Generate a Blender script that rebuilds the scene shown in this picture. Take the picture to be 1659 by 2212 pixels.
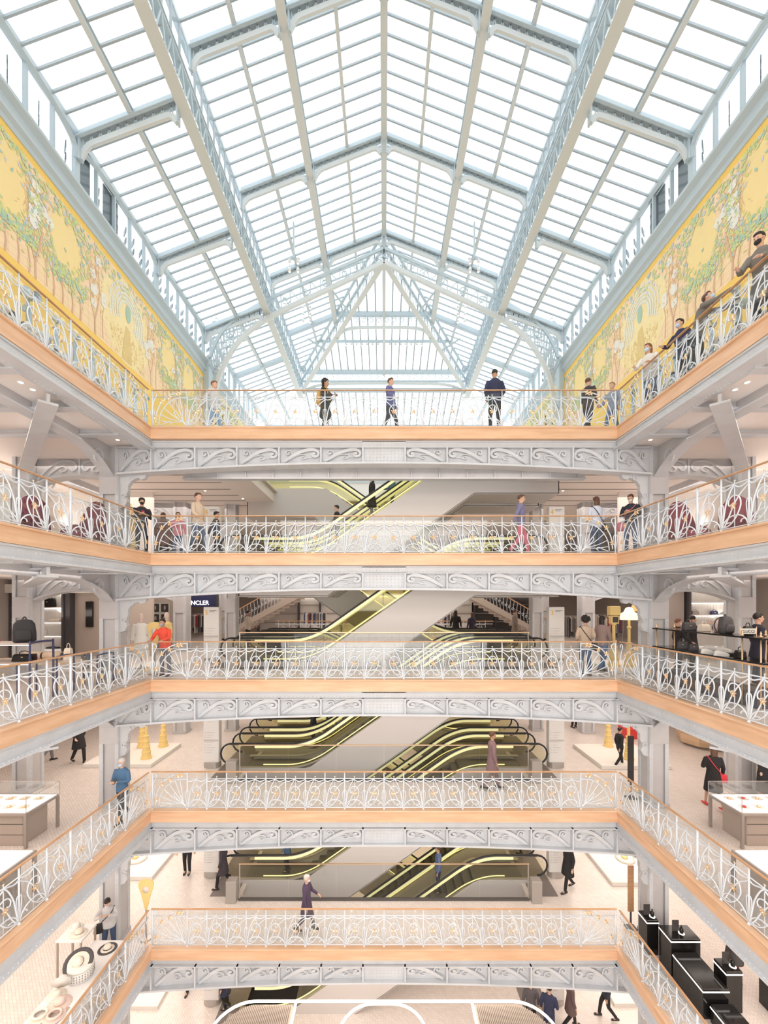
import bpy, bmesh, math, random
from mathutils import Vector, Matrix
R = math.radians
PI = math.pi
S = bpy.context.scene
for o in list(bpy.data.objects): bpy.data.objects.remove(o)
COL = S.collection
random.seed(7)

# ------------------------------------------------------------------ camera
ZC = 14.6            # eye height above the ground floor
FPX = 900.0          # focal length in pixels of the 1659 x 2212 frame
cam_d = bpy.data.cameras.new('camera')
cam = bpy.data.objects.new('camera', cam_d); COL.objects.link(cam)
cam.location = (0, 0, ZC); cam.rotation_euler = (R(90), 0, 0)
cam_d.sensor_fit = 'VERTICAL'; cam_d.sensor_height = 36.0
cam_d.lens = FPX / 2212 * 36.0
cam_d.shift_y = 194.0 / 2212.0
cam_d.clip_start = 0.1; cam_d.clip_end = 300
S.camera = cam

# ------------------------------------------------------------------ sky, exposure
S.view_settings.view_transform = 'Standard'
S.view_settings.look = 'None'
S.view_settings.gamma = 1.0
S.view_settings.use_curve_mapping = False
S.view_settings.exposure = 0.15
W = bpy.data.worlds.new('sky'); S.world = W; W.use_nodes = True
nt = W.node_tree; nt.nodes.clear()
wo = nt.nodes.new('ShaderNodeOutputWorld'); bg = nt.nodes.new('ShaderNodeBackground')
tc = nt.nodes.new('ShaderNodeTexCoord'); sp = nt.nodes.new('ShaderNodeSeparateXYZ')
cr = nt.nodes.new('ShaderNodeValToRGB')
cr.color_ramp.elements[0].position = 0.0; cr.color_ramp.elements[0].color = (0.72, 0.78, 0.84, 1)
cr.color_ramp.elements[1].position = 0.35; cr.color_ramp.elements[1].color = (0.93, 0.97, 1.0, 1)
nt.links.new(tc.outputs['Generated'], sp.inputs[0]); nt.links.new(sp.outputs['Z'], cr.inputs[0])
nt.links.new(cr.outputs[0], bg.inputs[0]); bg.inputs[1].default_value = 2.1
nt.links.new(bg.outputs[0], wo.inputs[0])

def area_lamp(name, loc, sx, sy, power, color=(1, 0.86, 0.72), rot=(0, 0, 0)):
    d = bpy.data.lights.new(name, 'AREA'); d.shape = 'RECTANGLE'; d.size = sx; d.size_y = sy
    d.energy = power; d.color = color
    o = bpy.data.objects.new(name, d); COL.objects.link(o); o.location = loc; o.rotation_euler = rot
    return o

# levels: floor heights
F = {0: 0.0, 1: 4.63, 2: 8.60, 3: 12.36, 4: 16.0, 5: 19.64}
XB, YB = 6.73, 12.0                     # inner face of the galleries round the light well
WARM = (1.0, 0.88, 0.79)
# the ceiling lighting of each gallery (rows of recessed downlights)
for k in range(1, 6):
    zc = F[k] - 0.72
    e = {5: 95, 4: 95, 3: 115, 2: 150, 1: 165}[k]
    for s in (-1, 1):
        area_lamp('gallery_light', (s * 9.8, 7.5, zc), 4.0, 7.0, e * 1.5, WARM)
        area_lamp('gallery_light', (s * 9.4, 16.5, zc), 4.2, 7.0, e * 1.5, WARM)
        area_lamp('gallery_light', (s * 8.0, 23.5, zc), 7.0, 4.0, e * 1.1, WARM)
    for s in (-1, 1):                  # added uplights near the outer walls, only to brighten the ceilings
        area_lamp('ceiling_fill_light', (s * 13.2, 11.5, F[k] - 1.9), .5, 14.0, {5: 110, 4: 60}.get(k, 45), WARM, rot=(0, R(180 - s * 32), 0))
    area_lamp('hall_light', (0, 24.5, zc), 10.0, 6.0, e * (2.6 if k == 4 else 1.2), WARM)
    area_lamp('bridge_light', (0, 13.1, zc), 11.0, 1.2, e * .8, WARM)

# added fill lamps, unseen behind the camera, brightening the faces of the light well
for k in range(1, 6):
    area_lamp('front_fill_light', (0, -2.4, F[k] + 2.6), 13.0, 2.4, 420 if k < 5 else 330, (1, .95, .90), rot=(R(66), 0, 0))

# ------------------------------------------------------------------ materials
def mat(name, col, rough=0.5, metal=0.0, spec=0.5, emit=None, es=0.0, noise=None, bump=None):
    m = bpy.data.materials.new(name); m.use_nodes = True
    n = m.node_tree; b = n.nodes['Principled BSDF']
    b.inputs['Base Color'].default_value = (*col, 1); b.inputs['Roughness'].default_value = rough
    b.inputs['Metallic'].default_value = metal; b.inputs['Specular IOR Level'].default_value = spec
    if emit:
        b.inputs['Emission Color'].default_value = (*emit, 1); b.inputs['Emission Strength'].default_value = es
    if noise:                                   # (scale, second colour)
        t = n.nodes.new('ShaderNodeTexCoord'); x = n.nodes.new('ShaderNodeTexNoise'); x.inputs['Scale'].default_value = noise[0]
        x.inputs['Detail'].default_value = 4
        mx = n.nodes.new('ShaderNodeMix'); mx.data_type = 'RGBA'
        mx.inputs[6].default_value = (*col, 1); mx.inputs[7].default_value = (*noise[1], 1)
        rp = n.nodes.new('ShaderNodeMapRange'); rp.inputs[1].default_value = .4; rp.inputs[2].default_value = .65
        n.links.new(t.outputs['Object'], x.inputs['Vector']); n.links.new(x.outputs[0], rp.inputs[0])
        n.links.new(rp.outputs[0], mx.inputs[0]); n.links.new(mx.outputs[2], b.inputs['Base Color'])
        if bump:
            bp = n.nodes.new('ShaderNodeBump'); bp.inputs['Strength'].default_value = bump; bp.inputs['Distance'].default_value = .01
            n.links.new(x.outputs[0], bp.inputs['Height']); n.links.new(bp.outputs[0], b.inputs['Normal'])
    return m

def glass(name, tint=(0.96, 0.98, 0.98), refl=1.0, rough=0.02):
    m = bpy.data.materials.new(name); m.use_nodes = True; n = m.node_tree; n.nodes.clear()
    o = n.nodes.new('ShaderNodeOutputMaterial'); t = n.nodes.new('ShaderNodeBsdfTransparent'); g = n.nodes.new('ShaderNodeBsdfGlossy')
    f = n.nodes.new('ShaderNodeFresnel'); mx = n.nodes.new('ShaderNodeMixShader'); mu = n.nodes.new('ShaderNodeMath')
    ge = n.nodes.new('ShaderNodeNewGeometry'); mr = n.nodes.new('ShaderNodeMapRange')
    mr.inputs[3].default_value = 1.5; mr.inputs[4].default_value = 1/1.5
    n.links.new(ge.outputs['Backfacing'], mr.inputs[0]); n.links.new(mr.outputs[0], f.inputs[0]); mu.operation = 'MULTIPLY'; mu.inputs[1].default_value = refl
    t.inputs[0].default_value = (*tint, 1); g.inputs['Roughness'].default_value = rough
    n.links.new(f.outputs[0], mu.inputs[0]); n.links.new(mu.outputs[0], mx.inputs[0])
    n.links.new(t.outputs[0], mx.inputs[1]); n.links.new(g.outputs[0], mx.inputs[2]); n.links.new(mx.outputs[0], o.inputs[0])
    return m

def wood_mat(name, c1, c2, scale=(3, 3, 40)):
    m = bpy.data.materials.new(name); m.use_nodes = True; n = m.node_tree; b = n.nodes['Principled BSDF']
    t = n.nodes.new('ShaderNodeTexCoord'); mp = n.nodes.new('ShaderNodeMapping'); mp.inputs['Scale'].default_value = scale
    x = n.nodes.new('ShaderNodeTexNoise'); x.inputs['Scale'].default_value = 1.0; x.inputs['Detail'].default_value = 5
    r = n.nodes.new('ShaderNodeValToRGB'); r.color_ramp.elements[0].position = .35; r.color_ramp.elements[1].position = .7
    r.color_ramp.elements[0].color = (*c1, 1); r.color_ramp.elements[1].color = (*c2, 1)
    n.links.new(t.outputs['Object'], mp.inputs[0]); n.links.new(mp.outputs[0], x.inputs['Vector'])
    n.links.new(x.outputs[0], r.inputs[0]); n.links.new(r.outputs[0], b.inputs['Base Color'])
    b.inputs['Roughness'].default_value = .38
    return m

def floor_mat():
    m = bpy.data.materials.new('pale_mosaic_tile'); m.use_nodes = True; n = m.node_tree; b = n.nodes['Principled BSDF']
    t = n.nodes.new('ShaderNodeTexCoord'); mp = n.nodes.new('ShaderNodeMapping'); mp.inputs['Rotation'].default_value = (0, 0, R(45))
    br = n.nodes.new('ShaderNodeTexBrick'); br.inputs['Scale'].default_value = 6.0
    br.inputs['Color1'].default_value = (0.79, 0.72, 0.67, 1); br.inputs['Color2'].default_value = (0.71, 0.64, 0.59, 1)
    br.inputs['Mortar'].default_value = (0.56, 0.49, 0.45, 1); br.inputs['Mortar Size'].default_value = .025
    br.inputs['Brick Width'].default_value = .8; br.inputs['Row Height'].default_value = .4
    n.links.new(t.outputs['Object'], mp.inputs[0]); n.links.new(mp.outputs[0], br.inputs['Vector'])
    n.links.new(br.outputs[0], b.inputs['Base Color']); b.inputs['Roughness'].default_value = .28
    return m

M = {
 'iron': mat('painted_iron_grey', (0.60, 0.62, 0.655), .42, noise=(2.0, (0.56, 0.575, 0.60))),
 'iron_warm': mat('painted_iron_column', (0.54, 0.53, 0.54), .45, noise=(2.0, (0.50, 0.49, 0.50))),
 'rail_iron': mat('painted_iron_pale_blue', (0.72, 0.77, 0.83), .35),
 'roof_iron': mat('roof_iron_blue_grey', (0.52, 0.60, 0.64), .45),
 'glazing': mat('glazing_bar_grey', (0.42, 0.47, 0.50), .5),
 'roof_under': mat('roof_iron_flange', (0.66, 0.68, 0.67), .5),
 'wood': wood_mat('oiled_oak', (0.68, 0.42, 0.255), (0.80, 0.53, 0.345), (1.2, 1.2, 9)),
 'gold': mat('gilded_metal', (0.92, 0.70, 0.46), .28, .8),
 'brass': mat('brushed_brass', (0.72, 0.52, 0.34), .35, .7),
 'floor': floor_mat(),
 'ceil': mat('ceiling_plaster', (0.86, 0.79, 0.745), .7),
 'wall': mat('warm_grey_wall', (0.50, 0.44, 0.40), .6),
 'white': mat('white_lacquer', (0.82, 0.80, 0.78), .4),
 'panel': mat('escalator_panel_pale_grey', (0.60, 0.565, 0.545), .35),
 'steel': mat('brushed_steel', (0.50, 0.47, 0.44), .35, .6),
 'dark': mat('dark_mat', (0.10, 0.09, 0.085), .6),
 'black': mat('black_rubber', (0.02, 0.02, 0.02), .4),
 'step': mat('escalator_step', (0.16, 0.15, 0.14), .45, .4),
 'led': mat('escalator_light_strip', (.8, .8, .45), .5, emit=(1.0, 0.93, 0.45), es=.42),
 'led_line': mat('escalator_light_line', (1, .9, .5), .5, emit=(1.0, 0.90, 0.50), es=1.1),
 'ledw': mat('warm_light_tube', (1, .9, .8), .5, emit=(1.0, 0.86, 0.70), es=3.0),
 'lamp': mat('lit_lamp', (1, 1, 1), .5, emit=(1.0, 0.90, 0.78), es=5.0),
 'glass': glass('clear_glass', (0.97, 0.985, 0.99), 1.1),
 'glass_y': glass('escalator_glass', (0.90, 0.88, 0.70), .9),
 'glass_roof': glass('roof_glass', (0.95, 0.975, 0.985), .5),
 'yellow': mat('yellow_paint', (0.86, 0.52, 0.08), .45),
}

M['dark_mat'] = mat('entrance_matting', (0.22, 0.19, 0.175), .8)
# ------------------------------------------------------------------ mesh helpers
class MB:
    """collects shapes; build() links them as one mesh object"""
    def __init__(s): s.v = []; s.f = []; s.m = []; s.mi = 0; s.sm = []; s.smooth = False
    def add(s, vs, fs):
        n = len(s.v); s.v += [tuple(v) for v in vs]
        for f in fs: s.f.append([i + n for i in f]); s.m.append(s.mi); s.sm.append(s.smooth)
    def box(s, x0, x1, y0, y1, z0, z1):
        if x0 > x1: x0, x1 = x1, x0
        if y0 > y1: y0, y1 = y1, y0
        if z0 > z1: z0, z1 = z1, z0
        s.add([(x0,y0,z0),(x1,y0,z0),(x1,y1,z0),(x0,y1,z0),(x0,y0,z1),(x1,y0,z1),(x1,y1,z1),(x0,y1,z1)],
              [(0,3,2,1),(4,5,6,7),(0,1,5,4),(1,2,6,5),(2,3,7,6),(3,0,4,7)])
        return s
    def bbox(s, x0, x1, y0, y1, z0, z1, b=.01):
        """box with bevelled vertical and top edges"""
        P = []
        for z, i in ((z0, 0), (z1 - b, 0), (z1, b)):
            X0, X1, Y0, Y1 = x0 + i, x1 - i, y0 + i, y1 - i
            P.append([(X0+b,Y0,z),(X1-b,Y0,z),(X1,Y0+b,z),(X1,Y1-b,z),(X1-b,Y1,z),(X0+b,Y1,z),(X0,Y1-b,z),(X0,Y0+b,z)])
        s.loft(P, True, True); return s
    def loft(s, rings, cap0=True, cap1=True):
        n = len(rings[0]); vs = [p for r in rings for p in r]; fs = []
        for i in range(len(rings) - 1):
            for j in range(n):
                a = i*n + j; b = i*n + (j+1) % n
                fs.append((a, b, b + n, a + n))
        if cap0: fs.append(tuple(range(n - 1, -1, -1)))
        if cap1: fs.append(tuple((len(rings)-1)*n + j for j in range(n)))
        s.add(vs, fs); return s
    def tube(s, pts, r, n=6, flat=1.0, up=None, close=False):
        """tube along points; r number or list; flat scales the second axis"""
        pts = [Vector(p) for p in pts]; N = len(pts); rr = r if isinstance(r, (list, tuple)) else [r]*N
        rings = []; nrm = None
        for i, p in enumerate(pts):
            if close: t = (pts[(i+1) % N] - pts[i-1])
            else: t = (pts[min(i+1, N-1)] - pts[max(i-1, 0)])
            if t.length < 1e-9: t = Vector((0, 0, 1))
            t.normalize()
            if up is not None:
                b = Vector(up); a = b.cross(t)
                if a.length < 1e-6: a = Vector((1, 0, 0)).cross(t)
                a.normalize(); b = t.cross(a)
            else:
                if nrm is None:
                    nrm = t.orthogonal().normalized()
                nrm = (nrm - t * nrm.dot(t));
                if nrm.length < 1e-6: nrm = t.orthogonal()
                nrm.normalize(); a = nrm; b = t.cross(a)
            rings.append([tuple(p + a*math.cos(2*PI*k/n + PI/n)*rr[i] + b*math.sin(2*PI*k/n + PI/n)*rr[i]*flat) for k in range(n)])
        if close:
            rings.append(rings[0]); s.loft(rings, False, False)
        else: s.loft(rings)
        return s
    def bar(s, p, q, w, h, up=(0, 0, 1)):
        """rectangular bar from p to q: w across, h along up"""
        p = Vector(p); q = Vector(q); t = (q - p).normalized(); u = Vector(up)
        a = t.cross(u)
        if a.length < 1e-6: a = Vector((1, 0, 0))
        a.normalize(); u = a.cross(t).normalized(); a = a*(w/2); u = u*(h/2)
        s.loft([[tuple(c - a - u), tuple(c + a - u), tuple(c + a + u), tuple(c - a + u)] for c in (p, q)]); return s
    def prism(s, poly, axis, t0, t1):
        """poly in the plane across axis: x -> (y,z), y -> (x,z), z -> (x,y)"""
        f = {'x': lambda a, b, t: (t, a, b), 'y': lambda a, b, t: (a, t, b), 'z': lambda a, b, t: (a, b, t)}[axis]
        s.loft([[f(a, b, t) for a, b in poly] for t in (t0, t1)]); return s
    def lathe(s, prof, c=(0, 0, 0), n=14, sx=1, sy=1, cap=True):
        s.loft([[(c[0] + r*sx*math.cos(2*PI*k/n), c[1] + r*sy*math.sin(2*PI*k/n), c[2] + z) for k in range(n)] for r, z in prof], cap, cap); return s
    def ell(s, c, r, n=12, m=8, rot=None):
        vs = []; fs = []
        for i in range(1, m):
            th = PI*i/m
            for k in range(n):
                ph = 2*PI*k/n; v = Vector((r[0]*math.sin(th)*math.cos(ph), r[1]*math.sin(th)*math.sin(ph), r[2]*math.cos(th)))
                if rot: v = rot @ v
                vs.append(tuple(v + Vector(c)))
        for e in (1, -1):
            v = Vector((0, 0, r[2]*e));
            if rot: v = rot @ v
            vs.append(tuple(v + Vector(c)))
        T = len(vs) - 2; B = T + 1
        for i in range(m - 2):
            for k in range(n):
                a = i*n + k; b = i*n + (k+1) % n; fs.append((a, a + n, b + n, b))
        for k in range(n):
            fs.append((T, k, (k+1) % n)); fs.append((B, (m-2)*n + (k+1) % n, (m-2)*n + k))
        s.add(vs, fs); return s
    def rivet(s, p, r, d):
        """small dome at p pointing along d"""
        p = Vector(p); d = Vector(d).normalized(); a = d.orthogonal().normalized(); b = d.cross(a)
        n = 6; vs = [tuple(p + (a*math.cos(2*PI*k/n) + b*math.sin(2*PI*k/n))*r) for k in range(n)]
        vs += [tuple(p + (a*math.cos(2*PI*k/n) + b*math.sin(2*PI*k/n))*r*.6 + d*r*.6) for k in range(n)] + [tuple(p + d*r*.8)]
        fs = [(k, (k+1) % n, n + (k+1) % n, n + k) for k in range(n)] + [(n + k, n + (k+1) % n, 2*n) for k in range(n)]
        s.add(vs, fs); return s
    def mesh(s, name, mats):
        me = bpy.data.meshes.new(name); me.from_pydata(s.v, [], s.f)
        if not isinstance(mats, (list, tuple)): mats = [mats]
        for m in mats: me.materials.append(M[m] if isinstance(m, str) else m)
        me.polygons.foreach_set('material_index', s.m); me.polygons.foreach_set('use_smooth', s.sm)
        me.update(); return me
    def build(s, name, mats, parent=None):
        return put(name, s.mesh(name, mats), parent)

def put(name, me, parent=None, loc=None):
    o = bpy.data.objects.new(name, me); COL.objects.link(o)
    if parent: o.parent = parent
    if loc: o.location = loc
    return o
def tag(o, label=None, cat=None, group=None, kind=None):
    if label: o['label'] = label
    if cat: o['category'] = cat
    if group: o['group'] = group
    if kind: o['kind'] = kind
    return o
def thing(name, label, cat, loc=(0, 0, 0), rz=0, group=None, kind=None):
    o = bpy.data.objects.new(name, None); COL.objects.link(o); o.empty_display_size = .1
    o.location = loc; o.rotation_euler = (0, 0, rz)
    return tag(o, label, cat, group, kind)
ORD = ('first', 'second', 'third', 'fourth', 'fifth', 'sixth', 'seventh', 'eighth', 'ninth', 'tenth', 'eleventh', 'twelfth', 'thirteenth', 'fourteenth', 'fifteenth', 'sixteenth', 'seventeenth', 'eighteenth')
def lettering(name, text, size, m, parent, loc, align='CENTER', ext=.004):
    cu = bpy.data.curves.new(name, 'FONT'); cu.body = text; cu.size = size; cu.extrude = ext; cu.align_x = align
    o = bpy.data.objects.new(name, cu); COL.objects.link(o); dg = bpy.context.evaluated_depsgraph_get()
    me = bpy.data.meshes.new_from_object(o.evaluated_get(dg)); bpy.data.objects.remove(o); me.materials.clear(); me.materials.append(M[m])
    o = put(name, me, parent, loc); o.rotation_euler = (R(90), 0, 0); return o
def copy_tree(o, parent=None):
    c = o.copy(); COL.objects.link(c); c.parent = parent
    for ch in list(o.children): copy_tree(ch, c)
    return c
def dup(o, loc, rz=0, label=None, group=None, scale=None):
    c = copy_tree(o); c.location = loc; c.rotation_euler = (0, 0, rz)
    if label: c['label'] = label
    if group: c['group'] = group
    if scale: c.scale = scale
    return c
def smooth(pts, n=4):
    """Catmull-Rom through points"""
    P = [Vector(p) for p in pts]; out = []
    for i in range(len(P) - 1):
        a = P[max(i-1, 0)]; b = P[i]; c = P[i+1]; d = P[min(i+2, len(P)-1)]
        for k in range(n):
            t = k/n
            out.append(0.5*((2*b) + (c-a)*t + (2*a - 5*b + 4*c - d)*t*t + (3*b - a - 3*c + d)*t*t*t))
    out.append(P[-1]); return out
def spiral(cx, cz, r0, r1, a0, a1, y=0, n=14):
    return [(cx + (r0 + (r1-r0)*i/n)*math.cos(R(a0 + (a1-a0)*i/n)), y, cz + (r0 + (r1-r0)*i/n)*math.sin(R(a0 + (a1-a0)*i/n))) for i in range(n+1)]
def at(px, py, Y):
    """place seen at pixel px, py at depth Y"""
    return Vector(((px - 829)*Y/FPX, Y, ZC + (1300 - py)*Y/FPX))
def onfloor(px, py, k):
    """place on the floor of level k seen at pixel px, py"""
    Y = FPX*(ZC - F[k])/(py - 1300.0)
    return ((px - 829)*Y/FPX, Y, F[k])
# ================================================================== structure
XW, YE = 15.2, 31.0          # side walls of the shop floors, back wall
VX, VY0, VY1 = 4.85, 14.05, 20.7    # escalator well
def slab(name, rects, z0, z1, m):
    b = MB()
    for x0, x1, y0, y1 in rects: b.box(x0, x1, y0, y1, z0, z1)
    return tag(b.build(name, m), kind='structure')
def rects(e=0.0):
    xi = XB + .12 + e; yi = YB + .12 + e
    return [(-XW, -xi, 3.0, yi), (xi, XW, 3.0, yi), (-XW, XW, yi, VY0 - e), (-XW, -VX - e, VY0 - e, VY1 + e),
            (VX + e, XW, VY0 - e, VY1 + e), (-XW, XW, VY1 + e, YE)]
slab('floor', [(-XW, XW, 3.0, YE)], -.2, 0, 'floor')
for k in range(1, 6):
    slab('floor', rects(), F[k] - .06, F[k] - .005, 'floor')
    slab('ceiling', rects(.14), F[k] - .50, F[k] - .065, 'ceil')
# outer walls of the shop floors
TOPZ = F[5] - .05
for s, nm in ((-1, 'wall_left'), (1, 'wall_right')):
    tag(MB().box(s*XW, s*(XW + .3), -4.0, YE + .3, 0, TOPZ).build(nm, 'wall'), kind='structure')
tag(MB().box(-XW, XW, YE, YE + .3, 0, TOPZ).build('wall_back', 'wall'), kind='structure')

tag(MB().box(-XW, XW, -4.3, -4.0, 0, ZC + 21).build('wall_front', 'white'), kind='structure')
tag(MB().box(-XW, XW, -4.0, 3.0, -.2, 0).build('floor', 'floor'), kind='structure')
# oak edging of the galleries (fascia with a rounded nosing)
def oak(name, k):
    b = MB(); z = F[k]
    prof = [(-.02, -.345), (-.02, -.05), (-.055, -.045), (-.065, -.02), (-.055, .0), (.14, .0), (.14, -.345)]
    # back run
    rings = []
    # path with mitred corners: left front -> left corner -> right corner -> right front
    path = [((-XB, 3.0), (-1, 0)), ((-XB, YB), (-1, 1)), ((XB, YB), (1, 1)), ((XB, 3.0), (1, 0))]
    for (x, y), (nx, ny) in path:
        rings.append([(x + nx*d, y + ny*d, z + h) for d, h in prof])
    b.loft(rings)
    # joints of the boards
    return tag(b.build(name, 'wood'), kind='structure')
for k in range(1, 6): oak('trim_%d' % k, k)

# ------------------------------------------------------------------ iron girders
def gbot(x, base=0.0):
    """underside of the web below the gallery floor at x"""
    return -(1.0 + .24*(abs(x)/6.73)**2 + base)
def scrollwork(b, x0, x1, zt, zb0, zb1, y, s):
    """raised leaf scroll filling the panel x0..x1; s=1 rises towards +x"""
    w = abs(x1 - x0)
    def T(u, v):                      # u along rise 0..1, v up 0..1
        x = x0 + (x1-x0)*u if s > 0 else x1 - (x1-x0)*u
        zb = zb0 + (zb1-zb0)*((x-x0)/(x1-x0))
        return (x, y, zb + (zt-zb)*v)
    main = [(.04, .06), (.16, .26), (.34, .55), (.52, .78), (.68, .90), (.82, .93), (.94, .84), (.985, .62), (.94, .46), (.86, .44), (.815, .55), (.85, .66), (.90, .62)]
    p = smooth([T(*q) for q in main], 4)
    r = [.05 if i < 4 else .052 for i in range(len(p))]
    n = len(p); r = [(.044 + .022*math.sin(min(1, i/(n*.6))*PI) + (.0 if i < n*.6 else .004)) for i in range(n)]
    b.tube(p, r, 4, flat=.9, up=(0, 1, 0))
    p2 = [(q[0], q[1] - .03, q[2]) for q in p[:int(n*.62)]]
    b.tube(p2, .016, 4, up=(0, 1, 0))
    tend = [(.20, .22), (.36, .48), (.48, .58), (.60, .60), (.68, .50), (.66, .34), (.58, .27), (.52, .32), (.53, .42), (.58, .42)]
    b.tube(smooth([T(*q) for q in tend], 3), .020, 4, flat=.9, up=(0, 1, 0))
    b.tube(smooth([T(*q) for q in [(.66, .40), (.76, .36), (.82, .40), (.86, .34)]], 3), .016, 4, up=(0, 1, 0))
    cur = [(.27, .38), (.285, .62), (.25, .82), (.18, .88), (.12, .80), (.13, .66), (.18, .62), (.21, .70), (.175, .75)]
    b.tube(smooth([T(*q) for q in cur], 3), .026, 4, flat=1.0, up=(0, 1, 0))
def girder(k):
    z = F[k]; y = YB + .14
    t = thing('iron_girder', 'pale grey riveted iron girder with leaf scrolls under the %s gallery front' % LEV[k], 'girder', (0, y, z))
    XE = 7.74
    b = MB(); N = 40
    xs = [-XE + 2*XE*i/N for i in range(N+1)]
    top = [(x, -.345) for x in xs]; 
    # plain upper fascia, set back, then web, flanges
    b.box(-XE, XE, -.02, .10, -.56, -.345)
    poly = [(x, -.56) for x in reversed(xs)] + [(x, gbot(x)) for x in xs]
    for i in range(N):
        x0, x1 = xs[i], xs[i+1]
        b.prism([(x0, gbot(x0)), (x1, gbot(x1)), (x1, -.56), (x0, -.56)], 'y', .02, .08)
    b.build('web_plate', 'iron', t)
    b = MB()
    b.box(-XE, XE, -.12, .10, -.585, -.56)          # middle flange line
    b.box(-XE, XE, -.05, .06, -.40, -.365)
    b.build('upper_flange', 'iron', t)
    b = MB()
    for i in range(N):
        x0, x1 = xs[i], xs[i+1]
        z0, z1 = gbot(x0), gbot(x1)
        b.loft([[(x, -.14, zz - .055), (x, .24, zz - .055), (x, .24, zz), (x, -.14, zz)] for x, zz in ((x0, z0), (x1, z1))], i == 0, i == N-1)
    b.build('lower_flange', 'iron', t)
    px = [-7.74, -6.73, -5.46, -4.25, -3.03, -1.82, -.61, .61, 1.82, 3.03, 4.25, 5.46, 6.73, 7.74]
    for i in range(13):
        x0, x1 = px[i], px[i+1]
        if i == 6: continue
        b = MB(); s = 1 if i < 6 else -1
        scrollwork(b, x0 + .06, x1 - .06, -.60, gbot(x0) + .03, gbot(x1) + .03, -.03, s)
        b.build('scroll_panel', 'iron', t)
    b = MB()
    for x in px[1:-1]: MB().box(x - .022, x + .022, -.13, .03, gbot(x), -.56).build('stiffener', 'iron', t)
    MB().box(-.60, .60, -.03, .03, gbot(.6), -.585).build('splice_plate', 'iron', t)
    MB().box(-.64, .64, -.05, .02, -.54, -.38).build('splice_plate', 'iron', t)
    b = MB()
    for x in [(-7.6 + .115*i) for i in range(133)]:
        b.rivet((x, -.02, -.52), .013, (0, -1, 0))
    for x in [(-7.6 + .16*i) for i in range(96)]:
        if abs(x) > .62: b.rivet((x, .02, gbot(x) + .045), .014, (0, -1, 0))
    for i in range(11):
        for j in range(4): b.rivet((-.52 + i*.104, -.03, -.66 - j*.09), .017, (0, -1, 0))
        for j in range(2): b.rivet((-.52 + i*.104, -.05, -.41 - j*.08), .015, (0, -1, 0))
    for x in [(-7.6 + .2*i) for i in range(77)]:
        b.rivet((x, -.08, gbot(x) - .055), .017, (0, 0, -1))
    b.build('rivet_rows', 'iron', t)
    return t
LEV = {1: 'first', 2: 'second', 3: 'third', 4: 'fourth', 5: 'top'}
for k in range(1, 6): girder(k)

# edge beam of the side galleries
def edge_beam(k, s):
    z = F[k]
    t = thing('edge_beam', 'plain grey riveted iron beam under the %s gallery, %s side' % (LEV[k], 'left' if s < 0 else 'right'), 'beam', (s*XB, 0, z))
    b = MB(); Y0, Y1 = 3.0, YB + .10
    b.box(s*.03, s*.16, Y0, Y1, -.60, -.345); b.box(s*.0, s*.16, Y0, Y1, -.39, -.35)
    b.build('web', 'iron', t)
    b = MB(); b.box(-s*.10, s*.34, Y0, Y1, -.64, -.60); b.build('bottom_flange', 'iron', t)
    b = MB(); n = 90
    for i in range(n):
        y = 3.2 + i*.098
        b.rivet((s*.0 - s*.05, y, -.60), .018, (0, 0, 1)); b.rivet((s*.22, y, -.64), .016, (0, 0, -1))
        if i % 5 == 0:
            b.rivet((s*.03, y, -.46), .016, (-s, 0, 0)); b.rivet((s*.03, y + .1, -.46), .016, (-s, 0, 0))
    b.build('rivet_rows', 'iron', t)
for k in range(1, 6):
    for s in (-1, 1): edge_beam(k, s)

# rear girder of the bridge under the top floor and lower ones
for k in range(1, 6):
    b = MB(); z = F[k]
    b.box(-6.7, 6.7, 13.9, 13.98, z - .92, z - .06); b.box(-6.7, 6.7, 13.8, 14.05, z - .96, z - .92)
    for i in range(-7, 8): b.box(i*.92 - .015, i*.92 + .015, 13.82, 13.92, z - .92, z - .5)
    tag(b.build('bridge_beam', 'iron'), 'plain grey girder with thin ribs behind the scroll girder, under the %s floor' % LEV[k], 'girder')

# ------------------------------------------------------------------ columns
def column(px_, y, w, h, label, front=True):
    t = thing('iron_column', label, 'column', (px_, y, 0))
    b = MB(); a = w/2
    b.box(-a*.93, a*.93, -a*.80, a*.80, 0, h)
    b.build('shaft', 'iron_warm', t)
    b = MB()
    for sx in (-1, 1):
        for sy in (-1, 1):
            b.box(sx*a, sx*a*.62, sy*a, sy*(a - .03), 0, h); b.box(sx*a, sx*(a - .03), sy*(a - .031), sy*a*.62, 0, h)
    b.build('corner_angles', 'iron', t)
    b = MB()
    nz = int(h/.16)
    for i in range(nz):
        z = .1 + i*.16
        for sx in (-1, 1):
            b.rivet((sx*a*.81, -a, z), .016, (0, -1, 0)); b.rivet((-math.copysign(a, px_), sx*a*.81, z), .016, (-px_, 0, 0))
    b.build('rivet_rows', 'iron', t)
    b = MB()
    for k in range(0, 5): b.box(-a - .02, a + .02, -a - .02, a + .02, F[k], F[k] + .10); b.box(-a*.95, a*.95, -a - .015, -a*.5, F[k+1] - 1.9, F[k+1] - 1.25)
    b.build('base_collars', 'iron_warm', t)
    return t
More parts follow.
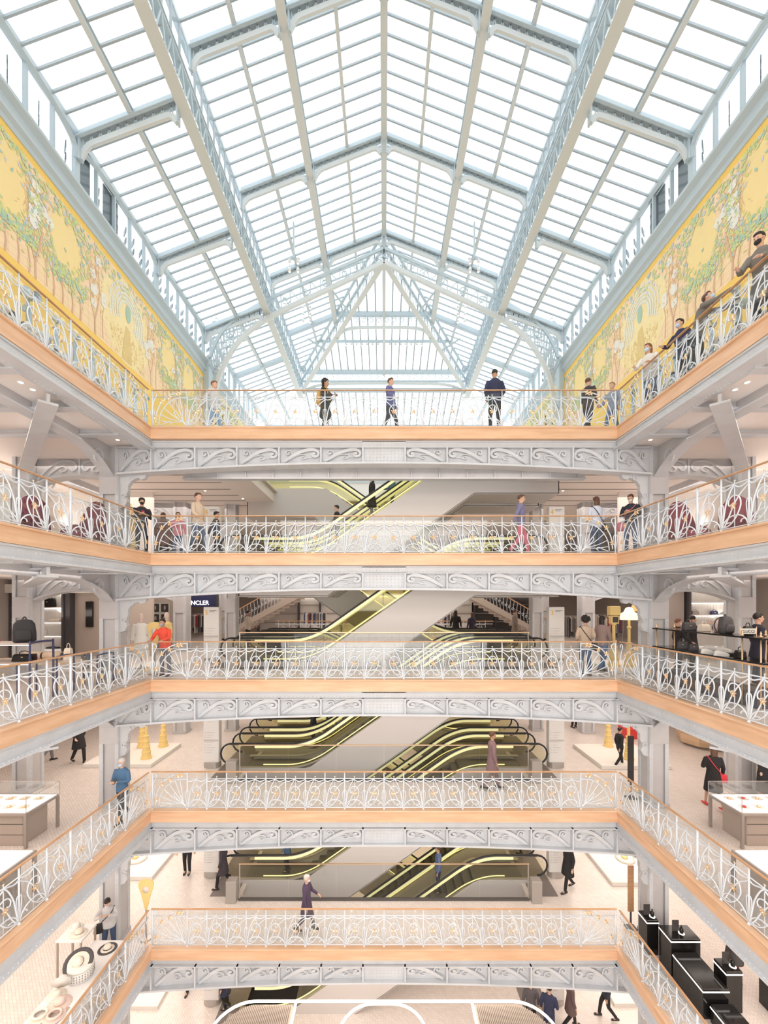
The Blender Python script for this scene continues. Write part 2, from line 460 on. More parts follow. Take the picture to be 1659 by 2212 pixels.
for s, sd in ((-1, 'left'), (1, 'right')):
    column(s*8.02, 12.42, .56, F[5] - .1, 'tall grey riveted iron column beside the end of the scroll girders, %s side' % sd)
    column(s*11.35, 13.3, .56, F[5] - .1, 'grey riveted iron column deeper in the %s gallery, outside the girder column' % sd)
    column(s*9.3, 19.2, .56, F[5] - .1, 'grey riveted iron column far behind the %s gallery corner' % sd)
    column(s*7.15, 19.6, .5, F[5] - .1, 'grey riveted iron column standing just %s of the far escalator end' % sd)
    column(s*9.0, 23.6, .5, F[5] - .1, 'grey riveted iron column furthest back on the %s' % sd)

# scroll arches between the columns and cantilever arches
def arch_lateral(k, s, Y, xa, xb, lab):
    z = F[k]; t = thing('iron_arch', lab, 'arch', (0, Y, z))
    x0, x1 = xa, xb
    def zb(u): return -1.02 + (-.30)*(2*u - 1)**2
    b = MB(); N = 16
    for i in range(N):
        u0, u1 = i/N, (i+1)/N; X0 = s*(x0 + (x1-x0)*u0); X1 = s*(x0 + (x1-x0)*u1)
        b.loft([[(X, -.02, zb(u)), (X, .04, zb(u)), (X, .04, -.5), (X, -.02, -.5)] for X, u in ((X0, u0), (X1, u1))], i == 0, i == N-1)
    b.build('web_plate', 'iron_warm', t)
    b = MB()
    for i in range(N):
        u0, u1 = i/N, (i+1)/N; X0 = s*(x0 + (x1-x0)*u0); X1 = s*(x0 + (x1-x0)*u1)
        b.loft([[(X, -.2, zb(u) - .05), (X, .2, zb(u) - .05), (X, .2, zb(u)), (X, -.2, zb(u))] for X, u in ((X0, u0), (X1, u1))], i == 0, i == N-1)
    b.build('lower_flange', 'iron', t)
    xm = (x0 + x1)/2
    b = MB()
    for e in (-1, 1):
        def P(u, v): X = s*(xm + e*(x1-x0)/2*u); return (X, -.05, -1.0 - .26*u*u + v*(.46 + .26*u*u))
        b.tube(smooth([P(*q) for q in [(.95, .08), (.75, .5), (.5, .85), (.28, .95), (.1, .8), (.07, .45), (.16, .3), (.22, .5)]], 3), .035, 4, up=(0, 1, 0))
        b.tube(smooth([P(*q) for q in [(.7, .2), (.5, .5), (.36, .6), (.3, .35), (.4, .25), (.44, .4)]], 3), .025, 4, up=(0, 1, 0))
    b.box(s*xm - .03, s*xm + .03, -.06, 0, -1.0, -.5)
    b.build('scroll_panel', 'iron', t)
def arch_long(k, s, X, ya, yb, lab, dz=0.0, drop=.62):
    """arch running front to back at x = s*X, springing from the columns"""
    z = F[k]; t = thing('iron_arch', lab, 'arch', (s*X, 0, z)); N = 18
    def zb(u): return -.72 - drop*(2*u - 1)**4 - .05
    b = MB()
    for i in range(N):
        u0, u1 = i/N, (i+1)/N; A, B = ya + (yb-ya)*u0, ya + (yb-ya)*u1
        b.loft([[(-.03, y, zb(u)), (.03, y, zb(u)), (.03, y, -.5), (-.03, y, -.5)] for y, u in ((A, u0), (B, u1))], i == 0, i == N-1)
    b.build('web_plate', 'iron_warm', t)
    b = MB()
    for i in range(N):
        u0, u1 = i/N, (i+1)/N; A, B = ya + (yb-ya)*u0, ya + (yb-ya)*u1
        b.loft([[(-.17, y, zb(u) - .04), (.17, y, zb(u) - .04), (.17, y, zb(u)), (-.17, y, zb(u))] for y, u in ((A, u0), (B, u1))], i == 0, i == N-1)
    b.build('lower_flange', 'iron', t)
    b = MB()
    for i in range(30):
        u = (i + .5)/30; b.rivet((-s*.03, ya + (yb-ya)*u, zb(u) + .06), .018, (-s, 0, 0))
    for e in (0, 1):
        yy = yb - .35 if e else ya + .35
        b.tube([(-s*.05, yy + (1 if not e else -1)*x, zz - .1) for x, _, zz in spiral(.12, -.85, .24, .05, -60, 420, 0, 22)], .03, 4, up=(1, 0, 0))
    b.build('rivets_and_scroll', 'iron', t)
for k in range(1, 6):
    for s, sd in ((-1, 'left'), (1, 'right')):
        arch_lateral(k, s, 13.3, 8.3, 11.07, 'iron arch with paired scrolls between two columns under the %s floor, %s side' % (LEV[k], sd))
        arch_long(k, s, 8.02, 6.6, 12.14, 'curved riveted arch running forward from the girder column under the %s floor, %s side' % (LEV[k], sd))
        if k >= 3:
            arch_lateral(k, s, 19.2, 9.58, 12.6, 'far scroll arch between columns under the %s floor, %s side' % (LEV[k], sd))
            arch_long(k, s, 11.35, 13.6, 19.0, 'scrolled arch running back along the %s gallery under the %s floor' % (sd, LEV[k]), drop=.5)
            t = MB().bar((s*11.1, 12.9, F[k] - .93), (s*7.05, 8.75, F[k] - .86), .34, .05).bar((s*11.1, 12.9, F[k] - .82), (s*7.05, 8.75, F[k] - .77), .06, .2)
            tag(t.build('diagonal_brace', 'iron'), 'diagonal iron brace crossing the %s gallery soffit under the %s floor' % (sd, LEV[k]), 'brace')
        for i, (y, x0, x1) in enumerate(((6.4, 6.95, 13.4), (7.9, 6.95, 13.4), (9.5, 6.95, 13.4), (11.0, 6.95, 13.4))):
            if k < 4: continue
            b = MB().box(s*x0, s*x1, y - .04, y + .04, F[k] - .64, F[k] - .5).box(s*x0, s*x1, y - .11, y + .11, F[k] - .67, F[k] - .64)
            tag(b.build('ceiling_joist', 'iron'), 'iron joist crossing the %s gallery soffit under the %s floor, %s from the front' % (sd, LEV[k], ('first', 'second', 'third', 'fourth')[i]), 'joist')
# small scroll consoles beside the girder columns
for k in range(1, 6):
    for s, sd in ((-1, 'left'), (1, 'right')):
        b = MB(); z = F[k]
        prof = [(7.74, -1.32), (6.95, -1.28), (7.0, -1.42), (7.12, -1.46), (7.2, -1.40), (7.3, -1.45), (7.42, -1.52), (7.5, -1.64), (7.5, -1.8), (7.58, -1.95), (7.52, -2.1), (7.6, -2.25), (7.74, -2.3)]
        b.prism([(s*a, c) for a, c in prof], 'y', 12.2, 12.34)
        b.tube(spiral(s*7.36, -1.42, .10, .02, 90, 450, 12.19), .02, 4, up=(0, 1, 0)); b.tube(spiral(s*7.62, -1.95, .09, .02, 0, 360, 12.19), .02, 4, up=(0, 1, 0))
        b.v = [(x, y, zz + z) for x, y, zz in b.v]
        tag(b.build('scroll_console', 'iron'), 'scrolled iron console under the end of the %s floor girder, %s side' % (LEV[k], sd), 'bracket')
# ================================================================== balustrades
def flower_mesh(name='gilded_flower'):
    b = MB()
    for i in range(5):
        a = R(90 + 72*i); c = Vector((math.cos(a), 0, math.sin(a))); d = Vector((-math.sin(a), 0, math.cos(a)))
        vs = [(0, -.012, 0), tuple(c*.035 + d*.016 + Vector((0, -.02, 0))), tuple(c*.062 + Vector((0, -.006, 0))), tuple(c*.035 - d*.016 + Vector((0, -.02, 0))), tuple(c*.035 + Vector((0, .004, 0)))]
        b.add(vs, [(0, 1, 2), (0, 2, 3), (0, 4, 1), (1, 4, 2), (2, 4, 3), (3, 4, 0)])
    b.ell((0, -.018, 0), (.013, .013, .013), 6, 4)
    return b.mesh(name, 'gold')
FLOWER = flower_mesh()
for v_ in FLOWER.vertices: v_.co *= 1.3
def bay_mesh(w, m=1, name='scrollwork'):
    """one bay of ironwork between two posts; m=-1 mirrors it"""
    b = MB(); b.smooth = True
    def T(u, v): u = u if m > 0 else 1 - u; return (u*w, 0, v)
    def tb(pts, r=.0105, k=4): b.tube(smooth([T(*q) for q in pts], k), r*1.22, 5)
    tb([(.02, .07), (.08, .22), (.17, .50), (.33, .74), (.47, .86)], .012)
    tb([(.40, .50), (.30, .48), (.27, .56), (.36, .64), (.52, .66), (.67, .60), (.72, .47), (.64, .33), (.50, .20), (.30, .10), (.08, .07)], .0105)
    tb([(.98, .80), (.86, .745), (.66, .64), (.44, .45), (.25, .22), (.12, .08)], .0105)
    tb([(.02, .82), (.14, .80), (.30, .83), (.50, .875)], .012); tb([(.50, .85), (.66, .80), (.84, .82), (.98, .86)], .012)
    tb([(.03, .06), (.10, .16), (.28, .25), (.5, .275), (.72, .25), (.90, .16), (.97, .06)], .011)
    tb([(.97, .08), (.88, .17), (.76, .17), (.72, .12)], .010); tb([(.05, .06), (.2, .14), (.36, .15)], .009)
    b.tube([T(.5, .05), T(.5, .95)], .0085, 5)
    b.mi = 1; x = T(.5, 0)[0]
    for i in range(3):
        a = R(90 + (i-1)*50); b.tube([(x, 0, .93), (x + .03*math.cos(a), 0, .93 + .035*math.sin(a))], [.004, .009], 4)
    return b.mesh(name, ['rail_iron', 'gold'])
def post_mesh(thick=.017, name='post'):
    b = MB(); b.smooth = True
    b.tube([(0, 0, 0), (0, 0, 1.07)], thick, 6)
    b.lathe([(.034, 0), (.034, .012), (.02, .03), (.016, .05)], n=8)
    for e in (-1, 1):
        b.tube(smooth([(e*.008, 0, .06), (e*.03, 0, .22), (e*.055, 0, .40), (e*.05, 0, .50), (e*.02, 0, .54), (e*.0, 0, .50), (e*.02, 0, .47)], 3), .010, 5)
    b.ell((0, 0, .52), (.024, .024, .024), 6, 4); b.ell((0, 0, .88), (.02, .02, .02), 6, 4)
    return b.mesh(name, 'rail_iron')
def corner_mesh(w, m=1, name='fan_scrollwork'):
    """the fan shaped panel beside a corner: corner at u=0, last post at u=1"""
    b = MB(); b.smooth = True
    def T(u, v): u = u if m > 0 else 1 - u; return (u*w, 0, v)
    def tb(pts, r=.012, k=4): b.tube(smooth([T(*q) for q in pts], k), r*1.2, 5)
    tb([(.99, 1.03), (.78, 1.03), (.5, .93), (.28, .72), (.15, .45), (.11, .12)], .014)
    tb([(.99, .86), (.78, .86), (.56, .78), (.36, .58), (.24, .35), (.20, .08)], .012)
    for a, c in (((.80, .84), (.86, .45)), ((.66, .82), (.80, .42)), ((.50, .72), (.72, .40)), ((.36, .56), (.62, .33)), ((.26, .38), (.55, .24)), ((.22, .20), (.55, .15))):
        tb([a, c, (.90, .16), (.97, .05)], .010)
    tb([(.97, .06), (.80, .22), (.66, .36), (.64, .45), (.69, .46), (.70, .41)], .011)
    tb([(.22, .07), (.38, .12), (.5, .18), (.56, .13), (.50, .09)], .010)
    tb([(.02, .5), (.06, .75), (.14, .93), (.10, 1.02), (.03, 1.0), (.04, .93)], .012)
    return b.mesh(name, 'rail_iron')
CF = [(.74, .985), (.52, .86), (.30, .74), (.14, .30), (.84, 1.0)]
WB = 1.035; NB = 20; wb = (2*(XB - WB))/NB; WS = .638; NS = 11; WC = 1.06
MS = {}
for key, w, m in (('bL', wb, 1), ('bR', wb, -1), ('sL', WS, 1), ('sR', WS, -1)): MS[key] = bay_mesh(w, m)
for key, w, m in (('cb1', WB, 1), ('cb-1', WB, -1), ('cs1', WC, 1), ('cs-1', WC, -1)): MS[key] = corner_mesh(w, m)
POST = post_mesh(); POSTT = post_mesh(.024, 'main_post')
def place(me, name, t, x): return put(name, me, t, (x, 0, 0))
def balustrade(t, L, bays, corners, x0):
    """bays: list of (x, mesh); corner panels; rails of length L from x0"""
    b = MB(); b.smooth = True
    for z, r in ((.885, .013), (.045, .012)): b.tube([(x0, 0, z), (x0 + L, 0, z)], r, 6)
    b.build('rail_bar', 'rail_iron', t)
    b = MB(); b.loft([[(x, -.028, 1.07), (x, -.03, 1.085), (x, -.012, 1.1), (x, .012, 1.1), (x, .03, 1.085), (x, .028, 1.07)] for x in (x0, x0 + L)])
    b.build('handrail', 'wood_rail', t)
    b = MB(); b.box(x0 + .02, x0 + L - .02, .045, .055, .03, 1.06)
    b.build('glass_panel', 'glass', t)
M['wood_rail'] = wood_mat('handrail_wood', (0.50, 0.27, 0.13), (0.62, 0.36, 0.2), (2, 2, 20))
def rail_back(k):
    t = thing('balustrade', 'white wrought iron balustrade with gilded flowers along the back edge of the %s gallery' % LEV[k], 'railing', (0, YB + .06, F[k]), group=None)
    balustrade(t, 2*XB, None, None, -XB)
    x = -XB + WB
    for i in range(NB + 1):
        place(POST, 'post', t, x + i*wb)
        if i < NB:
            left = i < NB//2; place(MS['bL' if left else 'bR'], 'scrollwork', t, x + i*wb)
            put('gilded_flower', FLOWER, t, (x + (i + (.52 if left else .48))*wb, -.012, .46))
    for s in (-1, 1): place(POSTT, 'corner_post', t, s*(XB - .03))
    place(MS['cb1'], 'fan_scrollwork', t, -XB); place(MS['cb-1'], 'fan_scrollwork', t, XB - WB)
    for u, v in CF:
        put('gilded_flower', FLOWER, t, (-XB + u*WB, -.015, v)); put('gilded_flower', FLOWER, t, (XB - u*WB, -.015, v))
    return t
def rail_side(k, s):
    # local x runs from the corner towards the camera on the left, and mirrored on the right
    t = thing('balustrade', 'white wrought iron balustrade with gilded flowers along the %s edge of the %s gallery' % ('left' if s < 0 else 'right', LEV[k]), 'railing',
              (s*(XB + .06), YB, F[k]), R(90) if s < 0 else R(-90))
    L = WC + NS*WS
    # left: rz=90 -> local +x is world +Y ; we need to go to -Y, so use negative x
    d = -1 if s < 0 else 1
    x0 = -L if s < 0 else 0
    balustrade(t, L, None, None, x0)
    place(MS['cs-1' if s < 0 else 'cs1'], 'fan_scrollwork', t, -WC if s < 0 else 0)
    for i in range(NS + 1):
        xx = d*(WC + i*WS); place(POSTT if i % 3 == 0 else POST, 'post', t, xx)
        if i < NS:
            place(MS['sR' if s < 0 else 'sL'], 'scrollwork', t, xx if d > 0 else xx - WS)
            put('gilded_flower', FLOWER, t, (xx + d*WS*.5, -.015, .46))
    for u, v in CF: put('gilded_flower', FLOWER, t, (d*u*WC, -.015, v))
    return t
for k in range(1, 6):
    rail_back(k); rail_side(k, -1); rail_side(k, 1)
# ================================================================== glass roof
M['louvre'] = mat('louvre_grey', (0.17, 0.20, 0.22), .6)
YF = [-.8, 4.0, 8.8, 13.6, 18.4, 23.2, 28.0, 32.8]      # transverse frames
RZ = ZC
XEV, ZEV = 10.0, RZ + 15.37                    # eaves
XG, ZGL, ZGH = 6.42, RZ + 16.70, RZ + 18.25    # side girder: low roof meets it, high roof leaves it
ZRI = RZ + 20.80                               # ridge
def zlow(x): return ZEV + (ZGL - ZEV)*(XEV - abs(x))/(XEV - XG)
def zhigh(x): return ZRI + (ZGH - ZRI)*abs(x)/XG
YH = 23.2; YHE = 32.8; YLE = 36.4; YR0 = -3.95
ceil_t = thing('ceiling', None, None, (0, 0, 0), kind='structure')
# panes: one sheet of glass per bay between frames, purlins and girders
def sheet(b, q): b.add(q, [(0, 1, 2, 3)])
YY = [YR0] + YF
for i in range(len(YY) - 1):
    y0, y1 = YY[i] + .03, YY[i+1] - .03
    for s in (-1, 1):
        for xa, xb, zf in ((XEV, 8.2, zlow), (8.2, XG + .1, zlow)):
            b = MB(); sheet(b, [(s*xa, y0, zf(xa)), (s*xb, y0, zf(xb)), (s*xb, y1, zf(xb)), (s*xa, y1, zf(xa))]); b.build('glass_pane', 'glass_roof', ceil_t)
        if y0 < YH:
            for xa, xb in ((6.35, 4.85), (4.85, 3.25), (3.25, 1.6), (1.6, 0.02)):
                b = MB(); sheet(b, [(s*xa, y0, zhigh(xa)), (s*xb, y0, zhigh(xb)), (s*xb, y1, zhigh(xb)), (s*xa, y1, zhigh(xa))]); b.build('glass_pane', 'glass_roof', ceil_t)
        b = MB(); sheet(b, [(s*XG, y0, ZGL + .3), (s*XG, y1, ZGL + .3), (s*XG, y1, ZGH - .05), (s*XG, y0, ZGH - .05)]); b.build('clerestory_pane', 'glass_roof', ceil_t)
def hipx(y): return XG*(y - YH)/(YHE - YH)
for s in (-1, 1):
    b = MB(); b.add([(s*XG, YH, ZGH), (0, YH, ZRI), (s*XG, YHE, ZGH)], [(0, 1, 2)]); b.build('glass_pane', 'glass_roof', ceil_t)
    b = MB(); b.add([(0, YH, ZRI), (s*XG, YHE, ZGH), (0, YHE, ZGH)], [(0, 1, 2)]); b.build('glass_pane', 'glass_roof', ceil_t)
    b = MB(); b.add([(s*XG, YHE, ZGL), (0, YHE, ZGL), (0, YLE, ZEV), (s*XEV, YLE, ZEV), (s*XEV, YHE, ZEV)], [(0, 1, 2, 3), (0, 3, 4)]); b.build('glass_pane', 'glass_roof', ceil_t)
b = MB(); sheet(b, [(-XG, YHE, ZGL), (XG, YHE, ZGL), (XG, YHE, ZGH), (-XG, YHE, ZGH)]); b.build('clerestory_pane', 'glass_roof', ceil_t)

# glazing bars (thin bars up each slope): one object per slope and bay
def gbar(b, p, q, w=.054, h=.075): b.bar(p, q, w, h)
def bars(name, items):
    b = MB()
    for p, q in items: gbar(b, p, q)
    return b.build(name, 'glazing', ceil_t)
for i in range(len(YY) - 1):
    n = 9; y0, y1 = YY[i], YY[i+1]
    for s in (-1, 1):
        lo = []; hi = []; cl = []
        for j in range(1, n):
            y = y0 + (y1 - y0)*j/n
            lo.append(((s*XEV, y, ZEV - .04), (s*XG, y, ZGL - .04))); cl.append(((s*XG, y, ZGL + .2), (s*XG, y, ZGH - .1)))
            xin = max(0.03, hipx(y)) if y > YH else .03
            hi.append(((s*XG, y, ZGH - .04), (s*xin, y, zhigh(xin) - .04)))
        bars('glazing_bars', lo); bars('glazing_bars', hi); bars('glazing_bars', cl)
its = []
for j in range(-11, 12):
    x = j*.56
    if abs(x) < 6.3: its.append(((x, YH + abs(x)/XG*(YHE - YH), zhigh(x) - .04), (x, YHE, ZGH - .04)))
WB_ = MB()
for q_ in its: WB_.bar(q_[0], q_[1], .085, .12)
WB_.build('glazing_bars', 'glazing', ceil_t)
its = [((j*.56, YHE, ZGL - .04), (j*.56, YLE, ZEV - .04)) for j in range(-11, 12)]
WB_ = MB()
for q_ in its: WB_.bar(q_[0], q_[1], .085, .12)
WB_.build('glazing_bars', 'glazing', ceil_t)
# louvred outer blinds seen through the side windows are part of the eaves glazing
# ---- longitudinal members
def rthing(name, lab, cat): return thing(name, lab, cat, (0, 0, 0))
def ibeam(b, pts_fn, y0, y1, x, z, w, h, wf=None):
    """I section along Y: light bottom flange"""
    b.mi = 0; b.box(x - .02, x + .02, y0, y1, z, z + h); b.box(x - w*.35, x + w*.35, y0, y1, z + h - .03, z + h)
    b.mi = 1; b.box(x - w/2, x + w/2, y0, y1, z - .03, z)
b = MB(); ibeam(b, None, YR0, YH, 0, ZRI - .42, .26, .40)
tag(b.build('ridge_beam', ['roof_iron', 'roof_under']), 'straight ridge beam at the very top of the glass roof', 'beam')
b = MB(); ibeam(b, None, YH + .1, YHE, 0, 0, .20, .3)
b.v = [(x, y, z + ZRI - .4 + (ZGH - ZRI)*(y - YH)/(YHE - YH)) for x, y, z in b.v]
tag(b.build('hip_centre_beam', ['roof_iron', 'roof_under']), 'middle rafter running down the far hipped end of the roof', 'beam')
for s, sd in ((-1, 'left'), (1, 'right')):
    # mid beam, lattice
    yend = YH + (3.25/XG)*(YHE - YH)
    t = rthing('roof_purlin', 'lattice purlin halfway up the central roof slope, %s side' % sd, 'purlin'); x = s*3.25; z = zhigh(3.25) - .82
    b = MB(); b.mi = 0
    b.box(x - .09, x + .09, YR0, yend, z + .72, z + .76); b.mi = 1; b.box(x - .15, x + .15, YR0, yend, z - .035, z)
    b.build('flanges', ['roof_iron', 'roof_under'], t)
    b = MB(); n = int((yend - YR0)/.42)
    for i in range(n):
        y = YR0 + i*.42; b.bar((x, y, z), (x, y + .21, z + .72), .05, .03, up=(1, 0, 0)); b.bar((x, y + .21, z + .72), (x, y + .42, z), .05, .03, up=(1, 0, 0))
    b.build('lattice', 'roof_iron', t)
    for xx, nm in ((1.62, 'upper'), (4.85, 'lower')):
        ye = YH + (xx/XG)*(YHE - YH); b = MB(); ibeam(b, None, YR0, ye, s*xx, zhigh(xx) - .22, .13, .2)
        tag(b.build('roof_purlin', ['roof_iron', 'roof_under']), 'slim %s purlin of the central roof slope, %s side' % (nm, sd), 'purlin')
    b = MB(); ibeam(b, None, YR0, YLE, s*8.2, zlow(8.2) - .24, .15, .22)
    tag(b.build('roof_purlin', ['roof_iron', 'roof_under']), 'slim purlin halfway up the outer low roof slope, %s side' % sd, 'purlin')
    # main girder
    t = rthing('roof_girder', 'deep lattice girder carrying the raised middle roof, %s side' % sd, 'girder'); x = s*6.5; z0 = RZ + 16.05; z1 = z0 + 1.0
    b = MB(); b.mi = 1; b.box(x - .20, x + .20, YR0, YHE, z0 - .04, z0)
    b.mi = 0; b.box(x - .16, x + .16, YR0, YHE, z1, z1 + .05); b.box(x - .1, x + .1, YR0, YHE, ZGH - .12, ZGH + .03); b.box(x - .17, x + .02, YR0, YHE, z1 + .26, z1 + .32)
    for zz in (z0 + .06, z1 - .06): b.box(x - .13, x + .13, YR0, YHE, zz - .05, zz + .05)
    b.build('flanges', ['roof_iron', 'roof_under'], t)
    b = MB()
    for e in (-.11, .11):
        for i in range(int((YHE - YR0)/.6)):
            y = YR0 + i*.6; b.bar((x + e, y, z0), (x + e, y + .3, z1), .055, .02, up=(1, 0, 0)); b.bar((x + e, y + .3, z1), (x + e, y + .6, z0), .055, .02, up=(1, 0, 0))
    b.build('lattice', 'roof_iron', t)
# ---- transverse frames
def frame_half(t, y, s, big=False):
    b = MB(); b.mi = 0
    zc = lambda x: zhigh(x)
    # central rafter: deep plate, pierced band and bottom flange
    def slope(b, xa, za, xb, zb_, d0, d1, w):
        b.loft([[(s*X, y - w/2, Z - d0), (s*X, y + w/2, Z - d0), (s*X, y + w/2, Z - d1), (s*X, y - w/2, Z - d1)] for X, Z in ((xa, za), (xb, zb_))])
    slope(b, .1, zc(.1), XG - .1, zc(XG - .1), .05, .34, .14)
    slope(b, XG + .15, zlow(XG), XEV - .05, ZEV, .05, .34, .14)
    slope(b, .1, zc(.1), XG - .1, zc(XG - .1), .30, .34, .34); slope(b, XG + .15, zlow(XG), XEV - .05, ZEV, .30, .34, .34)
    b.build('rafter', ['roof_iron', 'roof_under'], t)
    # pierced bracket band with rounded haunches at each bay
    segs = [(.12, 3.10, zhigh), (3.40, 6.30, zhigh), (6.72, 9.9, zlow)]
    for xa, xb, zf in segs:
        b = MB(); b.mi = 1; P = []; n = 22
        for i in range(n + 1):
            u = i/n; X = xa + (xb - xa)*u; e = min(u, 1-u)*(xb-xa); d = .60 + .36*max(0, 1 - e/.36)**2
            P.append((X, zf(X) - d))
        b.tube([(s*a, y, c) for a, c in P], .062, 4, flat=2.0, up=(0, 0, 1))
        b.mi = 0
        for i in range(1, n):
            X, Z = P[i]; X2 = xa + (xb-xa)*(i + (.5 if i % 2 else -.5))/n
            b.bar((s*X, y, Z), (s*X2, y, zf(X2) - .33), .04, .04, up=(0, 1, 0))
        for (X, Z) in (P[0], P[-1]): b.box(s*X - .03, s*X + .03, y - .1, y + .1, Z - .05, zf(X) - .3)
        b.build('bracket_band', ['roof_iron', 'roof_under'], t)
for i, y in enumerate(YF[2:7]):
    nm = ['nearest the camera', 'second from the camera', 'third from the camera', 'above the far truss', 'behind the far truss'][i]
    t = rthing('roof_frame', 'transverse blue-grey roof frame, %s' % nm, 'roof frame')
    for s in (-1, 1):
        if i < 4: frame_half(t, y, s)
        else:
            b = MB()
            b.loft([[(s*X, y - .07, Z - .34), (s*X, y + .07, Z - .34), (s*X, y + .07, Z - .05), (s*X, y - .07, Z - .05)] for X, Z in ((3.3, zhigh(3.3)), (XG, ZGH))])
            b.loft([[(s*X, y - .07, Z - .34), (s*X, y + .07, Z - .34), (s*X, y + .07, Z - .05), (s*X, y - .07, Z - .05)] for X, Z in ((XG, ZGL), (XEV, ZEV))])
            b.build('rafter', 'roof_iron', t)
# cross beams of the hipped end
for y, nm, d in ((28.0, 'upper', .95), (YHE - .05, 'lower', 1.0)):
    X = hipx(y) if y < 30 else XG; z = ZRI + (ZGH - ZRI)*(y - YH)/(YHE - YH)
    t = rthing('hip_truss', '%s cross truss of scrolled ironwork under the far hipped end of the roof' % nm, 'truss')
    b = MB(); b.mi = 0; b.box(-X, X, y - .1, y + .1, z - .35, z - .05); b.mi = 1
    pts = [(-X + .05, z - 1.9), (-X*.9, z - 1.45), (-X*.75, z - 1.2), (-X*.5, z - 1.1), (0, z - 1.08), (X*.5, z - 1.1), (X*.75, z - 1.2), (X*.9, z - 1.45), (X - .05, z - 1.9)]
    b.tube([tuple(p) for p in smooth([(a, y, c) for a, c in pts], 4)], .07, 4, flat=1.8, up=(0, 0, 1)); b.build('chords', ['roof_iron', 'roof_under'], t)
    b = MB(); n = int(X*2/.5)
    for j in range(n):
        xx = -X + .3 + j*(2*X - .3)/n; b.tube(spiral(xx, z - .62, .2, .05, 0 if j % 2 else 180, 400 if j % 2 else -220, y), .022, 4, up=(0, 1, 0))
        b.bar((xx + .12, y, z - .35), (xx + .25, y, z - 1.1), .03, .03, up=(0, 1, 0))
    b.build('scrollwork', 'roof_iron', t)
b = MB(); z = ZRI + (ZGH - ZRI)*.72; X = XG*.72; b.box(-X, X, 30.0, 30.12, z - .25, z - .1); 
tag(b.build('light_bar', 'roof_iron'), 'thin cross bar carrying a row of small spotlights under the far roof', 'bar')
b = MB(); b.box(-XG, XG, YHE - .1, YHE + .1, ZGL - .2, ZGL + .1); b.box(-XG, XG, YHE - .06, YHE + .06, ZGL + .6, ZGL + .72)
tag(b.build('end_beam', 'roof_iron'), 'straight cross beam at the foot of the far hipped roof', 'beam')
# hip rafters as lattice girders
for s, sd in ((-1, 'left'), (1, 'right')):
    t = rthing('hip_rafter', 'long diagonal lattice rafter running from the apex down to the %s girder' % sd, 'rafter')
    A = Vector((0, YH, RZ + 18.9)); B = Vector((s*6.45, YHE - .1, RZ + 16.5)); U = Vector((0, 0, 1)); h0, h1 = 1.75, 1.65
    b = MB(); b.mi = 1; b.bar(A, B, .30, .06); b.mi = 0; b.bar(A + U*.9, B + U*.9, .16, .1); b.bar(A + U*h0, B + U*h1, .16, .1); b.build('chords', ['roof_iron', 'roof_under'], t)
    b = MB(); n = 24
    for j in range(n):
        p = A.lerp(B, j/n); q = A.lerp(B, (j + .5)/n); r_ = A.lerp(B, (j+1)/n)
        b.bar(p, q + U*.9, .05, .04, up=(1, 0, 0)); b.bar(q + U*.9, r_, .05, .04, up=(1, 0, 0))
    b.build('lattice', 'roof_iron', t)
    for j, u in enumerate((.33, .62)):
        p = A.lerp(B, u)
        b = MB(); b.bar(p + U*.1, (s*3.25 if j == 0 else s*5.2, p.y - 1.6 + j*.9, zhigh(3.25 if j == 0 else 5.2) - .8), .08, .08)
        b.build('strut', 'roof_iron', t)
# the main arched truss at the fourth frame
Y = YF[5]
t = rthing('arched_truss', 'arched iron truss with lacy scrollwork spanning the roof above the far gallery', 'truss')
for s in (-1, 1):
    low = smooth([(0, Y, RZ + 18.9), (s*3.0, Y, RZ + 17.45), (s*6.16, Y, RZ + 15.95), (s*7.9, Y, RZ + 14.7), (s*9.0, Y, RZ + 13.0), (s*9.4, Y, RZ + 11.6), (s*9.5, Y, RZ + 10.2)], 6)
    b = MB(); b.tube(low, .12, 4, flat=1.3, up=(0, 0, 1)); b.build('lower_chord', 'roof_under', t)
    up = smooth([(0, Y, RZ + 19.7), (s*3.0, Y, RZ + 18.35), (s*6.2, Y, RZ + 16.95), (s*8.0, Y, RZ + 15.9), (s*9.1, Y, RZ + 14.9), (s*9.7, Y, RZ + 13.6)], 6)
    b = MB(); b.tube(up, .09, 4, flat=1.2, up=(0, 0, 1)); b.build('upper_chord', 'roof_iron', t)
    b = MB(); n = len(up) - 1
    for j in range(n):
        p = low[min(len(low)-1, int(j*(len(low)-7)/n))]; q = up[j]; q2 = up[j+1]
        b.bar(p, q, .05, .04, up=(0, 1, 0)); b.bar(p, q2, .04, .03, up=(0, 1, 0))
        if j % 2 == 0 and j < n - 3:
            c = (Vector(p) + Vector(q2))*.5; b.tube(spiral(c.x, c.z, .26, .05, 0, 420*s, Y), .03, 4, up=(0, 1, 0))
    b.box(s*9.72, s*9.99, Y - .1, Y + .32, F[5], RZ + 13.6)
    for cx, cz, r0 in ((8.7, 15.0, .45), (9.4, 15.5, .30), (8.6, 14.1, .38), (9.5, 14.5, .28), (9.35, 12.9, .26)):
        b.tube(spiral(s*cx, RZ + cz, r0, .06, 90, 90 + 450*s, Y - .02, 22), .035, 4, up=(0, 1, 0))
    b.tube(smooth([(s*9.8, Y, RZ + 13.4), (s*9.4, Y, RZ + 12.4), (s*9.55, Y, RZ + 11.2), (s*9.85, Y, RZ + 10.4)], 5), .04, 4)
    b.build('scrollwork', 'roof_iron', t)

